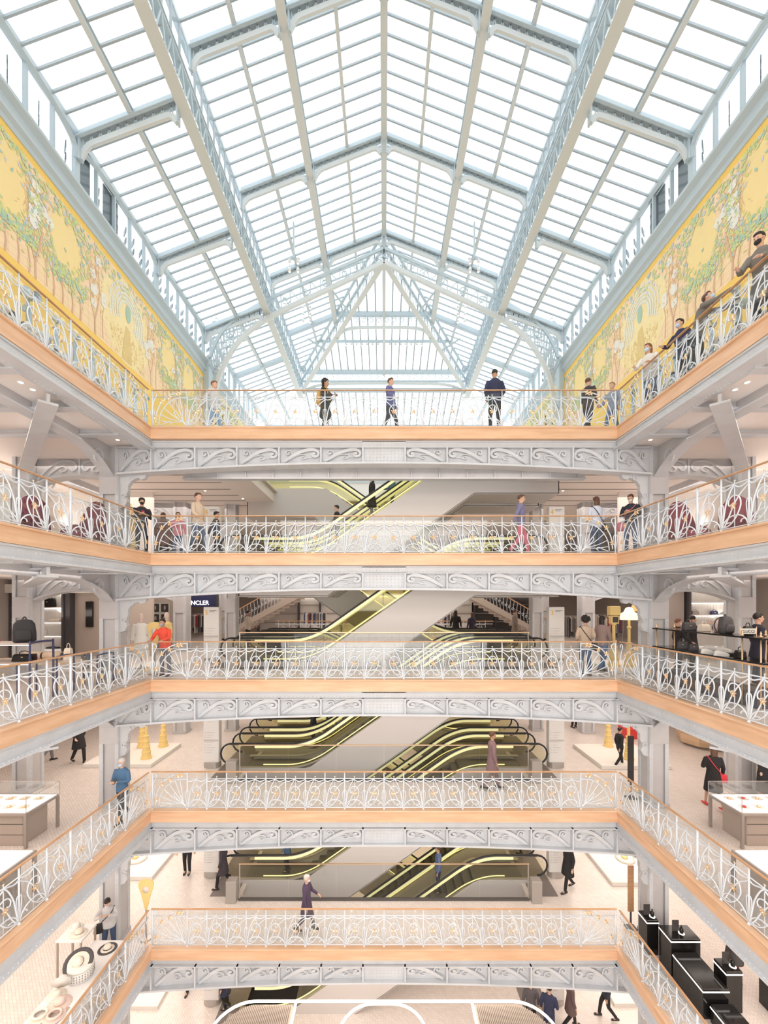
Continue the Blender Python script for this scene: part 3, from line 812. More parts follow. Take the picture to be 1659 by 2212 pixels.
# ================================================================== side walls above the top gallery
def wcurve(b, s, y0, y1, z0, z1, X):
    pass
for s, nm, sd in ((-1, 'wall_left', 'left'), (1, 'wall_right', 'right')):
    X = s*XEV
    tag(MB().box(X, X + s*.25, YR0, YLE, F[5] - .3, RZ + 9.0).build(nm, 'white'), kind='structure')
    # upper window band: posts with arched heads, sill cornice
    w = thing('window_1' if s < 0 else 'window_2', None, None, (0, 0, 0), kind='structure')
    b = MB(); sheet(b, [(X + s*.1, YR0, RZ + 13.4), (X + s*.1, YLE, RZ + 13.4), (X + s*.1, YLE, ZEV), (X + s*.1, YR0, ZEV)]); b.build('window_pane', 'glass_roof', w)
    b = MB()
    b.box(X - s*.02, X + s*.14, YR0, YLE, ZEV - .22, ZEV + .05); b.box(X - s*.06, X + s*.14, YR0, YLE, RZ + 13.3, RZ + 13.5)
    n = 5
    for i in range(len(YY) - 1):
        for j in range(n + (1 if False else 0)):
            y = YY[i] + (YY[i+1] - YY[i])*j/n; ww = .07 if j else .22
            b.box(X - s*.0, X + s*.12, y - ww/2, y + ww/2, RZ + 13.4, ZEV)
            # rounded head of the light
            yw = (YY[i+1] - YY[i])/n
            b.tube([(X + s*.05, y + yw*(.5 + .5*math.cos(a)), ZEV - .75 + .62*math.sin(a)) for a in [PI*q/8 for q in range(9)]] , .05, 4) if False else None
        y0, y1 = YY[i], YY[i+1]; ym = (y0+y1)/2
        arc = [(X + s*.02, ym + (y1-y0)/2*.98*math.cos(PI*q/16), ZEV - .95 + .78*math.sin(PI*q/16)**.5) for q in range(17)]
        b.tube(arc, .10, 4)
    b.build('window_frame', 'roof_iron', w)
    # louvres of the blinds outside
    b = MB()
    for i in range(60):
        y = YR0 + .25 + i*.54
        if y > YLE - .4: break
        for j in range(5): b.bar((X + s*.6, y - .24, RZ + 13.6 + j*.42), (X + s*.9, y + .1, RZ + 13.72 + j*.42), .03, .20)
    b.build('outer_louvres', 'louvre', w)
    b = MB()
    for (q0, q1) in ((15.1, 15.9), (13.7, 14.4), (8.9, 9.6)): b.box(X + s*.16, X + s*.2, q0, q1, RZ + 13.5, ZEV - .2)
    b.build('blind', 'louvre', w)
    # cornice under the windows
    b = MB()
    prof = [(0, 12.62), (-.05, 12.62), (-.05, 12.78), (-.16, 12.86), (-.16, 12.98), (-.10, 13.02), (-.10, 13.22), (-.26, 13.32), (-.26, 13.42), (0, 13.42)]
    b.loft([[(X + s*p, y, RZ + z) for p, z in prof] for y in (YR0, YLE)])
    tag(b.build('trim_6' if s < 0 else 'trim_7', 'roof_iron'), kind='structure')
# wall at the far end below the roof
tag(MB().box(-XEV, XEV, YLE, YLE + .3, F[5] + 3.0, ZEV - 5).build('wall_back', 'white'), kind='structure')
w = thing('window_3', None, None, (0, 0, 0), kind='structure')
b = MB(); sheet(b, [(-XEV, YLE, ZEV - 5), (XEV, YLE, ZEV - 5), (XEV, YLE, ZEV), (-XEV, YLE, ZEV)]); b.build('window_pane', 'glass_roof', w)
b = MB()
for j in range(-17, 18): b.box(j*.56 - .045, j*.56 + .045, YLE - .06, YLE + .02, ZEV - 5, ZEV)
for z in (ZEV - 4.9, ZEV - 2.5, ZEV - .05): b.box(-XEV, XEV, YLE - .1, YLE, z - .1, z + .1)
b.build('window_frame', 'roof_iron', w)
# ================================================================== painted panels of the top gallery walls
def leaf_mat(name, col): M[name] = mat(name, col, .7)
for nm, c in (('paint_yellow', (0.94, 0.73, 0.34)), ('paint_gold', (0.95, 0.63, 0.15)), ('paint_peach', (0.95, 0.71, 0.45)), ('paint_pale', (0.95, 0.78, 0.42)),
              ('paint_green', (0.66, 0.70, 0.30)), ('paint_sage', (0.42, 0.60, 0.48)), ('paint_lilac', (0.66, 0.65, 0.68)), ('paint_brown', (0.74, 0.46, 0.32)),
              ('paint_white', (0.86, 0.83, 0.74)), ('paint_mist', (0.82, 0.83, 0.74)), ('paint_ochre', (0.80, 0.60, 0.26)), ('paint_blue', (0.20, 0.42, 0.52))): leaf_mat(nm, c)
def fresco(s, sd):
    X = s*(XEV - .002); z0, z1 = RZ + 8.75, RZ + 12.62
    rnd = random.Random(11)
    t = thing('painted_wall_panel', 'long yellow painted frieze with trees, blossom and round pale fans, %s wall' % sd, 'wall painting', (X, 0, 0))
    def P(y, z, d): return (-s*d, y, z)
    b = MB(); b.box(0, -s*.015, YR0, YH, z0 - 4.2, z1); b.build('gold_ground', 'paint_gold', t)
    b = MB(); b.box(-s*.015, -s*.018, YR0, YH - .25, z0 + .5, z1 - .22); b.build('painted_field', 'paint_peach', t)
    def poly(b, pts, d):
        d += rnd.random()*.008 if d > .0225 else 0
        b.add([P(y, z, d) for y, z in pts], [tuple(range(len(pts)))])
    def disc(b, y, z, ry, rz, d, n=20): poly(b, [(y + ry*math.cos(2*PI*i/n), z + rz*math.sin(2*PI*i/n)) for i in range(n)], d)
    def leaf(b, y, z, a, l, w, d):
        c, q = math.cos(a), math.sin(a)
        poly(b, [(y - c*l, z - q*l), (y + q*w, z - c*w), (y + c*l, z + q*l), (y - q*w, z + c*w)], d)
    def stroke(b, pts, w, d):
        for i in range(len(pts) - 1):
            (y0, a0), (y1, a1) = pts[i], pts[i+1]; L = math.hypot(y1-y0, a1-a0) or 1; ny, nz = -(a1-a0)/L, (y1-y0)/L
            wa = w*.6*(1 - i/len(pts)*.75); wb_ = w*.6*(1 - (i+1)/len(pts)*.75)
            poly(b, [(y0 - ny*wa, a0 - nz*wa), (y0 + ny*wa, a0 + nz*wa), (y1 + ny*wb_, a1 + nz*wb_), (y1 - ny*wb_, a1 - nz*wb_)], d)
    # pattern repeats along the wall: oval glades, trees, fan rounds
    zb = z0 + .5; H = z1 - .22 - zb
    glade = MB(); glade2 = MB(); green = MB(); sage = MB(); lil = MB(); trunk = MB(); wh = MB(); mist = MB(); och = MB(); blue = MB(); grid = MB()
    P0 = 16.2; per = 8.2
    for c in (P0 + per*1.0, P0, P0 - per, P0 - 2*per, P0 - 3*per):
        # fan round
        disc(glade2, c, zb + H*.48, 1.55, H*.50, .020, 28)
        for rr, n in ((1.0, 40), (.86, 36), (.72, 32), (.60, 28), (.48, 24)):
            for i in range(n):
                a = -.5 + (PI + 1.0)*i/n; y = c + 1.05*rr*math.cos(a); z = zb + H*.56 + 1.18*rr*math.sin(a)
                if z > zb + H*.16: disc(mist if rr < .9 else wh, y, z, .055, .06, .024, 6)
        disc(sage, c + .05, zb + H*.62, .16, .34, .027, 14)
        poly(och, [(c - .35, zb + .05), (c + .3, zb + .05), (c + .16, zb + H*.42), (c - .1, zb + H*.45)], .025)
        for i in range(150): leaf(och if i % 3 else glade, c - 1.0 + rnd.random()*2.1, zb + .1 + rnd.random()*H*.33, rnd.uniform(.8, 2.2), .06, .02, .027)
        # oval glade on either side
        for dy in (-per*.38, per*.38):
            g = c + dy; disc(glade, g, zb + H*.62, .62, H*.33, .020, 22)
            for i in range(420):
                a = rnd.random()*2*PI; rr = rnd.uniform(.95, 1.75); y = g + .62*rr*math.cos(a); z = zb + H*.62 + H*.33*rr*math.sin(a)*.95
                if zb + H*.25 < z < zb + H*.99:
                    leaf([green, green, sage, lil, green][rnd.randrange(5)], y, z, rnd.uniform(0, PI), rnd.uniform(.05, .10), rnd.uniform(.025, .045), .026 + rnd.random()*.003)
            for e in (-.5, -.15, .25, .6):
                y0 = g + e; stroke(trunk, [(y0, zb), (y0 + .03, zb + .3), (y0 - .02, zb + .62), (y0 + .1*e, zb + .95)], .05, .023)
                for i in range(46): leaf([green, sage, green][rnd.randrange(3)], y0 + rnd.gauss(0, .16), zb + .85 + rnd.gauss(.1, .22), rnd.uniform(0, PI), .07, .035, .028)
        # tall blossom trees
        for dy in (-per*.22, per*.2, -per*.52):
            y0 = c + dy
            stroke(trunk, [(y0, zb), (y0 - .02, zb + .5), (y0 + .12, zb + 1.0), (y0 + .22, zb + 1.6), (y0 + .16, zb + 2.3)], .055, .023)
            stroke(trunk, [(y0, zb + .45), (y0 - .2, zb + .95), (y0 - .26, zb + 1.6), (y0 - .2, zb + 2.4)], .04, .023)
            stroke(trunk, [(y0 + .4, zb + .1), (y0 + .36, zb + .8), (y0 + .5, zb + 1.5)], .03, .023)
            for i in range(14): stroke(trunk, [(y0 + rnd.uniform(-.3, .3), zb + .9 + rnd.random()*1.6), (y0 + rnd.uniform(-.45, .45), zb + 1.3 + rnd.random()*1.7)], .012, .0235)
            for i in range(9):
                y = y0 + rnd.gauss(0, .2); z = zb + 1.0 + rnd.random()*1.7
                for q in range(5): disc(wh, y + .09*math.cos(q*1.257), z + .09*math.sin(q*1.257), .075, .075, .027, 7)
            for i in range(110): leaf(och, y0 + rnd.gauss(0, .28), zb + .9 + rnd.random()*2.0, rnd.uniform(0, PI), .055, .018, .025)
        # foliage band along the top
        for i in range(240):
            leaf([green, lil, green, sage][rnd.randrange(4)], c + rnd.uniform(-per/2, per/2), zb + H*(.99 - abs(rnd.gauss(0, .10))), rnd.uniform(0, PI), .09, .04, .026)
    # trellis lines
    y = YR0
    while y < YH - .4:
        poly(grid, [(y, zb), (y + .012, zb), (y + .012, zb + 1.1), (y, zb + 1.1)], .0195); y += .3
    for j in range(5): poly(grid, [(YR0, zb + .1 + j*.22), (YH - .3, zb + .1 + j*.22), (YH - .3, zb + .112 + j*.22), (YR0, zb + .112 + j*.22)], .0195)
    # blue figure-like vase and pink bed near the front end
    disc(blue, 9.4, zb + 2.1, .28, .5, .024, 14); poly(lil, [(8.3, zb), (9.6, zb), (9.6, zb + .75), (8.3, zb + 1.1)], .0232)
    for i in range(30): disc(mist, 8.4 + (i % 8)*.15, zb + .15 + (i//8)*.2, .06, .07, .026, 8)
    for mb, nm, m in ((glade, 'oval_glade', 'paint_yellow'), (glade2, 'round_glade', 'paint_pale'), (green, 'painted_leaves', 'paint_green'), (sage, 'painted_leaves', 'paint_sage'), (lil, 'painted_wisteria', 'paint_lilac'),
                      (trunk, 'painted_trunks', 'paint_brown'), (wh, 'painted_blossom', 'paint_white'), (mist, 'fan_dots', 'paint_mist'), (och, 'painted_twigs', 'paint_ochre'), (blue, 'painted_vase', 'paint_blue'), (grid, 'painted_trellis', 'paint_ochre')):
        mb.build(nm, m, t)
    # the frieze goes on beyond the truss
    b = MB(); b.box(0, -s*.015, YH + .3, YLE, z0 - 4.2, z1); b.build('far_ground', 'paint_yellow', t)
    b = MB()
    for i in range(500): 
        y = rnd.uniform(YH + .5, YLE - .3); z = rnd.uniform(zb, zb + H)
        b.add([P(y + .12*math.cos(a), z + .07*math.sin(a), .02) for a in (0, 1.57, 3.14, 4.71)], [(0, 1, 2, 3)])
    b.build('far_leaves', 'paint_green', t)
for s, sd in ((-1, 'left'), (1, 'right')): fresco(s, sd)
# ================================================================== escalators
M['glass_low'] = glass('low_reflection_glass', (0.93, 0.94, 0.94), .45)

def esc_path(z0, z1, d, off=0.0, ext=5.15, n=10):
    """centre line x,z: flat, curve, incline, curve, flat. d=1 rises towards +x"""
    run = (z1 - z0)/math.tan(R(35)); h = run/2; t = .75
    P = [(-ext, z0 + off), (-h - t, z0 + off)]
    for i in range(1, n):
        u = i/n; P.append((-h - t + 2*t*u, z0 + off + t*math.tan(R(35))*u*u))
    P.append((-h + t, z0 + off + t*math.tan(R(35))))
    P.append((h - t, z1 + off - t*math.tan(R(35))))
    for i in range(1, n):
        u = i/n; P.append((h - t + 2*t*u, z1 + off - t*math.tan(R(35))*(1-u)**2))
    P += [(h + t, z1 + off), (ext, z1 + off)]
    return [(d*x, z) for x, z in P]
def escalator(k, Y0, Y1, d, label):
    z0, z1 = F[k], F[k+1]; t = thing('escalator', label, 'escalator', (0, Y0, z0)); dz = -z0; w = Y1 - Y0
    path = esc_path(z0, z1, d, dz)
    # cladding: side plates and a folded soffit with crisp corners
    tn = math.tan(R(35)); hh = (z1 - z0)/tn/2; zt = z1 - z0
    def topz(x): return min(max((x + hh)*tn, 0), zt)
    def bot(x):
        v = (x + hh)*tn - 1.62
        return max(min(v, zt - 1.2), -1.2 if k else -.06)
    xs_ = sorted(set([-5.15, 5.3, 6.2, 5.1, hh + .5, -hh - .5] + [round(-5.0 + .2*i, 2) for i in range(51)]))
    for side in (0.0, w - .04):
        b = MB()
        for i in range(len(xs_) - 1):
            xa, xb = xs_[i], xs_[i+1]
            b.loft([[(d*x, side, bot(x)), (d*x, side + .04, bot(x)), (d*x, side + .04, tp), (d*x, side, tp)] for x, tp in ((xa, topz(xa) + .10 if xa < 5.2 else zt - .1), (xb, topz(xb) + .10 if xb < 5.2 else zt - .1))], i == 0, i == len(xs_) - 2)
        b.build('side_cladding', 'panel', t)
    b = MB()
    for i in range(len(xs_) - 1):
        b.loft([[(d*x, 0, bot(x) - .02), (d*x, w, bot(x) - .02), (d*x, w, bot(x) + .02), (d*x, 0, bot(x) + .02)] for x in (xs_[i], xs_[i+1])], i == 0, i == len(xs_) - 2)
    b.box(d*6.17, d*6.2, 0, w, zt - 1.2, zt - .1)
    if k: b.box(d*-5.15, d*-5.12, 0, w, -1.2, -.02)
    b.build('soffit', 'panel', t)
    # inner deck
    b = MB()
    for side in (0.05, w - .17):
        for i in range(len(path) - 1):
            b.loft([[(x, side, z + .07), (x, side + .12, z + .07), (x, side + .12, z + .11), (x, side, z + .11)] for x, z in (path[i], path[i+1])], i == 0, i == len(path)-2)
    b.build('inner_deck', 'steel', t)
    # steps
    b = MB(); h = (z1 - z0)/math.tan(R(35))/2
    nst = int((2*h)/.29)
    for i in range(nst):
        x = -h + i*.29 + .1; z = (z1 - z0)*(i + .5)/nst; b.box(d*x, d*(x + .29), .18, w - .18, z - .2, z - .02)
    b.box(d*-5.1, d*(-h + .1), .18, w - .18, -.12, .0); b.box(d*(h - .1), d*5.1, .18, w - .18, (z1 - z0) - .12, (z1 - z0))
    b.build('steps', 'step', t)
    # handrail loops, glass and light strips
    for side in (.08, w - .08):
        top = esc_path(z0, z1, d, dz + .95, ext=5.45); lowp = esc_path(z0, z1, d, dz + .42, ext=5.45)
        r = .36
        endA = [(d*(-5.45 - r*math.sin(a)), .95 - r + r*math.cos(a)) for a in [PI*i/8 for i in range(9)]]
        zt = z1 - z0
        endB = [(d*(5.45 + r*math.sin(a)), zt + .95 - r + r*math.cos(a)) for a in [PI*i/8 for i in range(9)]]
        loop = [(x, side, z) for x, z in reversed(endA)] + [(x, side, z) for x, z in top[1:-1]] + [(x, side, z) for x, z in endB]
        b = MB(); b.smooth = True; b.tube(loop, .034, 6); hr = b.build('handrail', 'black', t)
        b = MB(); b.smooth = True; b.tube([(x - (d*.0), y, z - .045) for x, y, z in loop[8:-8]], .014, 5); b.tube(loop[:9], .02, 5); b.build('handrail_guide', 'steel', hr)
        b = MB()
        g0 = esc_path(z0, z1, d, dz + .12, ext=5.3)
        for i in range(len(g0) - 1): b.add([(g0[i][0], side, g0[i][1]), (g0[i+1][0], side, g0[i+1][1]), (g0[i+1][0], side, g0[i+1][1] + .78), (g0[i][0], side, g0[i][1] + .78)], [(0, 1, 2, 3)])
        for e_, dd in (((-5.3*d), -d), ((5.3*d), d)):
            zz = 0 if dd == -d else zt
            b.add([(e_, side, zz + .12)] + [(e_ + dd*(.08 + .36*math.sin(a)), side, zz + .58 + .33*-math.cos(a)) for a in [PI*i/8 for i in range(9)]] + [(e_, side, zz + .9)], [tuple(range(11))])
        gb_ = b.build('glass_balustrade', 'glass_y', t)
        b = MB(); lp = esc_path(z0, z1, d, dz + .865, ext=4.6); ys = side + (.0)
        b.tube([(x, ys, z - .02) for x, z in lp], .030, 4, flat=2.0, up=(0, 0, 1)); b.build('light_strip', 'led', gb_)
        if side > .5: continue
        b = MB(); lp = esc_path(z0, z1, d, dz + .20, ext=4.3); b.tube([(x, ys + (.03 if side < .5 else -.03), z) for x, z in lp], .018, 5); b.build('deck_light', 'led_line', gb_)
    # newel bollards
    return t
ESC = [(14.75, 16.1, 1, 'front'), (16.7, 18.1, 1, 'second'), (18.9, 20.3, -1, 'rear')]
DIRN = {1: 'up to the right', -1: 'up to the left'}
for k in range(0, 5):
    for Y0, Y1, d, nm in ESC:
        lv = ('ground', 'first', 'second', 'third', 'fourth')[k]
        escalator(k, Y0, Y1, d, '%s escalator climbing %s from the %s floor' % (nm, DIRN[d], lv))
# guard glass in front of the escalator well, bollards and mats
for k in range(0, 5):
    z = F[k]; lv = ('ground', 'first', 'second', 'third', 'fourth')[k]
    if k:
        t = thing('glass_screen', 'clear glass guard with dark foot rail before the escalator well on the %s floor' % lv, 'screen', (0, 13.92, z))
        b = MB()
        for i in range(6): b.box(-4.8 + i*1.6 + .01, -4.8 + (i+1)*1.6 - .01, -.006, .006, .06, 1.2)
        b.build('glass_panel', 'glass_low', t)
        MB().box(-4.85, 4.85, -.04, .04, 0, .07).build('foot_rail', 'dark', t); MB().box(-4.85, 4.85, -.02, .02, 1.2, 1.225).build('top_rail', 'brass', t)
        MB().tube([(-4.82, 0, .03), (-4.82, 0, 1.2)], .02, 6).tube([(4.82, 0, .03), (4.82, 0, 1.2)], .02, 6).build('end_post', 'led' if False else 'steel', t)
    for s, sd in ((-1, 'left'), (1, 'right')):
        t = MB(); t.bbox(s*5.06 - .17, s*5.06 + .17, 13.75, 14.05, z, z + .72, .015)
        tag(t.build('escalator_bollard', 'steel'), 'grey metal bollard at the %s end of the escalator guard on the %s floor' % (sd, lv), 'bollard')
        tag(MB().box(s*5.0, s*5.9, 14.1, 18.6, z - .004, z + .006).build('entrance_mat', 'dark_mat'), 'dark floor mat before the %s escalator ends on the %s floor' % (sd, lv), 'mat')
        # directory totem
        x = s*6.25; t = thing('directory_sign', 'pale directory totem with floor listings beside the %s escalator ends, %s floor' % (sd, lv), 'sign', (x, 15.2, z))
        MB().bbox(-.28, .28, -.14, .14, .2, 2.05, .02).build('panel', 'white', t); MB().lathe([(.31, 0), (.31, .2)], n=20, sy=.7).build('base', 'steel', t)
        b = MB()
        for q in range(9): b.box(-.15, .02 + .11*((q*7) % 3)/2, -.152, -.145, .55 + q*.09, .562 + q*.09); b.box(-.23, -.205, -.152, -.145, .54 + q*.09, .57 + q*.09)
        b.box(-.26, .26, -.146, -.1405, .95, 1.02)
        b.build('listing_lines', 'panel', t)
        if k:
            lettering('floor_number', str(k), .26, 'yellow', t, (-.24, -.145, 1.76), 'LEFT')
            b = MB(); b.box(-.06, .2, -.146, -.14, 1.92, 1.935); b.box(-.06, .12, -.146, -.14, 1.88, 1.89); b.build('heading_lines', 'dark', t)
# ================================================================== people
def col(name, c, rough=.75, **k):
    if name not in M: M[name] = mat(name, c, rough, **k)
    return name
SK = {'light': col('skin_light', (0.66, 0.40, 0.29), .5), 'mid': col('skin_mid', (0.48, 0.27, 0.18), .5), 'dark': col('skin_dark', (0.16, 0.08, 0.05), .5)}
HC = {'black': col('hair_black', (0.018, 0.014, 0.012), .5), 'brown': col('hair_brown', (0.11, 0.05, 0.028), .5), 'auburn': col('hair_auburn', (0.22, 0.09, 0.05), .5), 'white': col('hair_white', (0.62, 0.58, 0.54), .6), 'fair': col('hair_fair', (0.34, 0.22, 0.12), .6)}
ARMS = {'down': ((.245, .02, 1.13), (.265, -.06, .88)), 'phone': ((.245, -.03, 1.14), (.06, -.30, 1.20)), 'rail': ((.26, -.16, 1.18), (.17, -.40, 1.12)), 'fwd': ((.245, -.09, 1.14), (.24, -.30, 1.00)),
        'back': ((.25, .13, 1.14), (.25, .22, .90)), 'up': ((.25, -.24, 1.33), (.09, -.40, 1.50)), 'reach': ((.22, -.28, 1.36), (.17, -.54, 1.46)), 'bag': ((.25, .03, 1.14), (.18, -.16, 1.05))}
def remesh(o, v, sm=6):
    m = o.modifiers.new('join', 'REMESH'); m.mode = 'VOXEL'; m.voxel_size = v; m.use_smooth_shade = True
    if sm: q = o.modifiers.new('soft', 'SMOOTH'); q.iterations = sm; q.factor = .5
def limb(b, pts, r, n=8): b.tube(smooth(pts, 3), [r[0] + (r[-1]-r[0])*i/(3*(len(pts)-1)) for i in range(3*(len(pts)-1) + 1)] if len(r) == 2 else r, n)
def person(label, loc, rz, h=1.72, skin='light', hair=('short', 'black'), top=(.1, .1, .1), bot=(.1, .1, .1), topk='jacket', arms=('down', 'down'), legs='stand', lean=0.0, mask=None, bag=None, shoe=(.03, .03, .03), look=0.0, group=None):
    t = thing('person', label, 'person', loc, rz, group); s = h/1.75; t.scale = (s, s, s)
    L = lambda z: -lean*max(0, z - .95)/.65                  # forward lean grows above the hips
    def q(x, y, z): return (x, y + L(z), z - abs(lean)*max(0, z - .95)*.12)
    # legs
    if legs == 'walk': lg = {1: ((.095, -.14, .50), (.09, -.20, .09)), -1: ((-.095, .04, .49), (-.09, .30, .15))}
    elif legs == 'walk2': lg = {-1: ((-.095, -.14, .50), (-.09, -.20, .09)), 1: ((.095, .04, .49), (.09, .30, .15))}
    elif legs == 'step': lg = {1: ((.10, -.12, .52), (.10, -.08, .17)), -1: ((-.10, .02, .48), (-.10, .10, .09))}
    else: lg = {1: ((.11, -.015, .49), (.115, .03, .09)), -1: ((-.11, -.015, .49), (-.115, .03, .09))}
    A = {}
    for sd, a in ((1, arms[0]), (-1, arms[1])):
        e, w = ARMS[a]; A[sd] = (q(sd*.185, 0, 1.42), q(sd*e[0], e[1], e[2]), q(sd*w[0], w[1], w[2]))
    def torso(b, g, z0=.86, flare=0):
        rings = []
        for z, rx, ry, yo in ((z0, .150 + flare, .105 + flare, 0), (.93, .158 + flare*.6, .112 + flare*.5, .01), (1.04, .140, .098, 0), (1.18, .155, .108, 0), (1.32, .172, .112, .008), (1.40, .178, .098, .012), (1.455, .105, .075, .014), (1.485, .058, .058, .012)):
            if z < z0: continue
            rings.append([q((rx + g)*math.cos(2*PI*i/14), (ry + g)*math.sin(2*PI*i/14) + yo, z) for i in range(14)])
        b.loft(rings)
    # body: one continuous surface
    b = MB(); torso(b, -.012)
    hd = q(0, -.01 - look*.03, 1.63); tilt = Matrix.Rotation(look, 3, 'X')
    hx = Vector(hd)
    def hp(x, y, z): return tuple(hx + tilt @ Vector((x, y, z)))
    b.tube([q(0, .01, 1.42), q(0, .0, 1.50), hp(0, .01, -.06)], [.06, .052, .055], 8)
    b.ell(hp(0, .005, .015), (.073, .092, .103), 14, 10, tilt); b.ell(hp(0, -.025, -.055), (.052, .060, .055), 10, 7, tilt)
    b.ell(hp(0, -.095, -.018), (.012, .022, .022), 6, 5, tilt); b.ell(hp(0, -.083, -.062), (.024, .012, .012), 6, 5, tilt)
    for e in (-1, 1): b.ell(hp(e*.076, .01, -.01), (.010, .018, .030), 6, 5, tilt)
    for sd in (1, -1):
        S_, E, W_ = [Vector(v) for v in A[sd]]
        limb(b, [S_, S_.lerp(E, .5), E], (.046, .038)); limb(b, [E, E.lerp(W_, .5), W_], (.038, .026))
        d = (W_ - E).normalized(); a = d.cross(Vector((0, 0, 1)));
        if a.length < .1: a = Vector((1, 0, 0))
        a = Vector((sd*.25, 0, 0)) + a.normalized()*(sd if abs(d.z) < .7 else 1); a = (a - d*a.dot(d)).normalized(); nn = d.cross(a)
        P0 = W_ + d*.05; b.ell(P0, (.030, .030, .040), 8, 6, d.to_track_quat('Z', 'Y').to_matrix())
        for i, (o_, ln) in enumerate(((-.026, .062), (-.009, .074), (.009, .070), (.026, .055))):
            c0 = P0 + a*o_ + d*.02; c1 = c0 + d*ln*.6 + nn*.008; c2 = c1 + d*ln*.35 + nn*.022; b.tube([c0, c1, c2], [.0095, .0088, .0075], 6)
        b.tube([W_ + d*.02 - a*.022, W_ + d*.055 - a*.048 + nn*.006, W_ + d*.085 - a*.050 + nn*.014], [.011, .0105, .0085], 6)
        k_, an = lg[sd]; hip = Vector((sd*.09, .01, .90)); k_ = Vector(k_); an = Vector(an)
        limb(b, [hip, hip.lerp(k_, .5), k_], (.075, .050)); limb(b, [k_, k_.lerp(an, .4) + Vector((0, .012, 0)), an], (.048, .034)); b.ell(an + Vector((0, -.04, -.045)), (.035, .08, .03), 8, 5)
    o = b.build('body', SK[skin], t); remesh(o, .0115, 3)
    for e in (-1, 1):
        me = MB().ell(hp(e*.028, -.083, .012), (.010, .006, .006), 6, 4).build('eye', 'black', t)
    # top garment
    b = MB(); long_ = topk in ('coat', 'dress')
    torso(b, .016, .86 if not long_ else .93, .0)
    if long_:
        z1 = .55 if topk == 'coat' else .48
        b.loft([[((.165 + f)*math.cos(2*PI*i/14), (.125 + f)*math.sin(2*PI*i/14), z) for i in range(14)] for z, f in ((z1, .07), (.75, .045), (.95, .012), (1.05, .0))])
    else: b.loft([[(.168*math.cos(2*PI*i/14), .127*math.sin(2*PI*i/14), z) for i in range(14)] for z in (.82, .90, .98)])
    for sd in (1, -1):
        S_, E, W_ = [Vector(v) for v in A[sd]]
        cut = E.lerp(W_, .92) if topk != 'tshirt' else S_.lerp(E, .75)
        limb(b, [S_ + Vector((-sd*.02, 0, 0)), S_.lerp(E, .5), E if topk != 'tshirt' else cut], (.064, .056))
        if topk != 'tshirt': limb(b, [E, E.lerp(cut, .5), cut], (.056, .041))
    tn = {'jacket': 'jacket', 'coat': 'coat', 'dress': 'dress', 'shirt': 'shirt', 'tshirt': 'shirt', 'sweater': 'sweater'}[topk]
    o = top_o = b.build(tn, col('cloth_%d_%d_%d' % tuple(int(c*255) for c in top), top, .85), t); remesh(o, .016, 4)
    if topk in ('jacket', 'coat'):
        b = MB(); b.tube([q(.075*math.cos(a), .062*math.sin(a) + .008, 1.475 - .02*(math.sin(a) < 0)) for a in [2*PI*i/12 for i in range(12)]], .016, 6, close=True); b.smooth = True
        b.build('collar', col('cloth_%d_%d_%d' % tuple(int(c*255*.8) for c in top), tuple(c*.8 for c in top), .85), top_o)
    # trousers
    if topk != 'dress':
        b = MB(); b.loft([[(rx*math.cos(2*PI*i/14), ry*math.sin(2*PI*i/14), z) for i in range(14)] for z, rx, ry in ((.80, .150, .112), (.88, .160, .118), (.99, .146, .106))])
        for sd in (1, -1):
            k_, an = lg[sd]; hip = Vector((sd*.085, .01, .86)); k_ = Vector(k_); an = Vector(an)
            limb(b, [hip, hip.lerp(k_, .5), k_], (.094, .066)); limb(b, [k_, k_.lerp(an, .5), an + Vector((0, 0, .0))], (.066, .052))
        o = b.build('trousers', col('cloth_%d_%d_%d' % tuple(int(c*255) for c in bot), bot, .85), t); remesh(o, .016, 4)
    for sd in (1, -1):
        an = Vector(lg[sd][1]); b = MB(); b.smooth = True
        f = an + Vector((0, -.055, -.09)); tl = .10 if an.z > .12 else 0
        P = [(-.085, .035, .045), (-.05, .042, .06), (.03, .046, .062), (.11, .036, .095), (.145, .026, .09)]
        b.loft([[(f.x + sd*0 + w*math.cos(2*PI*i/10), f.y + .03 - y_, f.z + max(0, hh_*(.5 + .5*math.sin(2*PI*i/10))) + (tl*(-y_)*.8 if tl else 0)) for i in range(10)] for y_, w, hh_ in [(-.115, .030, .07), (-.085, .038, .09), (0, .042, .075), (.09, .046, .05), (.145, .032, .035)]])
        b.build('shoe', col('leather_%d_%d_%d' % tuple(int(c*255) for c in shoe), shoe, .5), t)
    # hair
    kd, hc = hair; b = MB(); b.smooth = True
    if kd == 'short': b.ell(hp(0, .022, .038), (.082, .090, .094), 14, 9, tilt); b.ell(hp(0, -.035, .085), (.066, .052, .036), 10, 6, tilt)
    elif kd == 'long': b.ell(hp(0, .022, .036), (.088, .096, .098), 14, 9, tilt); b.ell(hp(0, -.03, .085), (.07, .055, .036), 10, 6, tilt); b.loft([[hp(rx*math.cos(2*PI*i/10), .055 + ry*math.sin(2*PI*i/10), z) for i in range(10)] for z, rx, ry in ((.06, .085, .05), (-.06, .092, .055), (-.16, .085, .045), (-.24, .05, .03))])
    elif kd == 'bun': b.ell(hp(0, .022, .036), (.083, .092, .096), 14, 9, tilt); b.ell(hp(0, -.03, .085), (.068, .052, .034), 10, 6, tilt); b.ell(hp(0, .10, .075), (.04, .04, .05), 8, 6, tilt); b.tube([hp(0, .12, .06), hp(0, .15, -.02), hp(0, .13, -.10)], [.025, .022, .01], 6)
    elif kd == 'curly' or kd == 'afro':
        r_ = random.Random(len(label)); g = .115 if kd == 'afro' else .10
        b.ell(hp(0, .03, .05), (g, g, g), 12, 8, tilt)
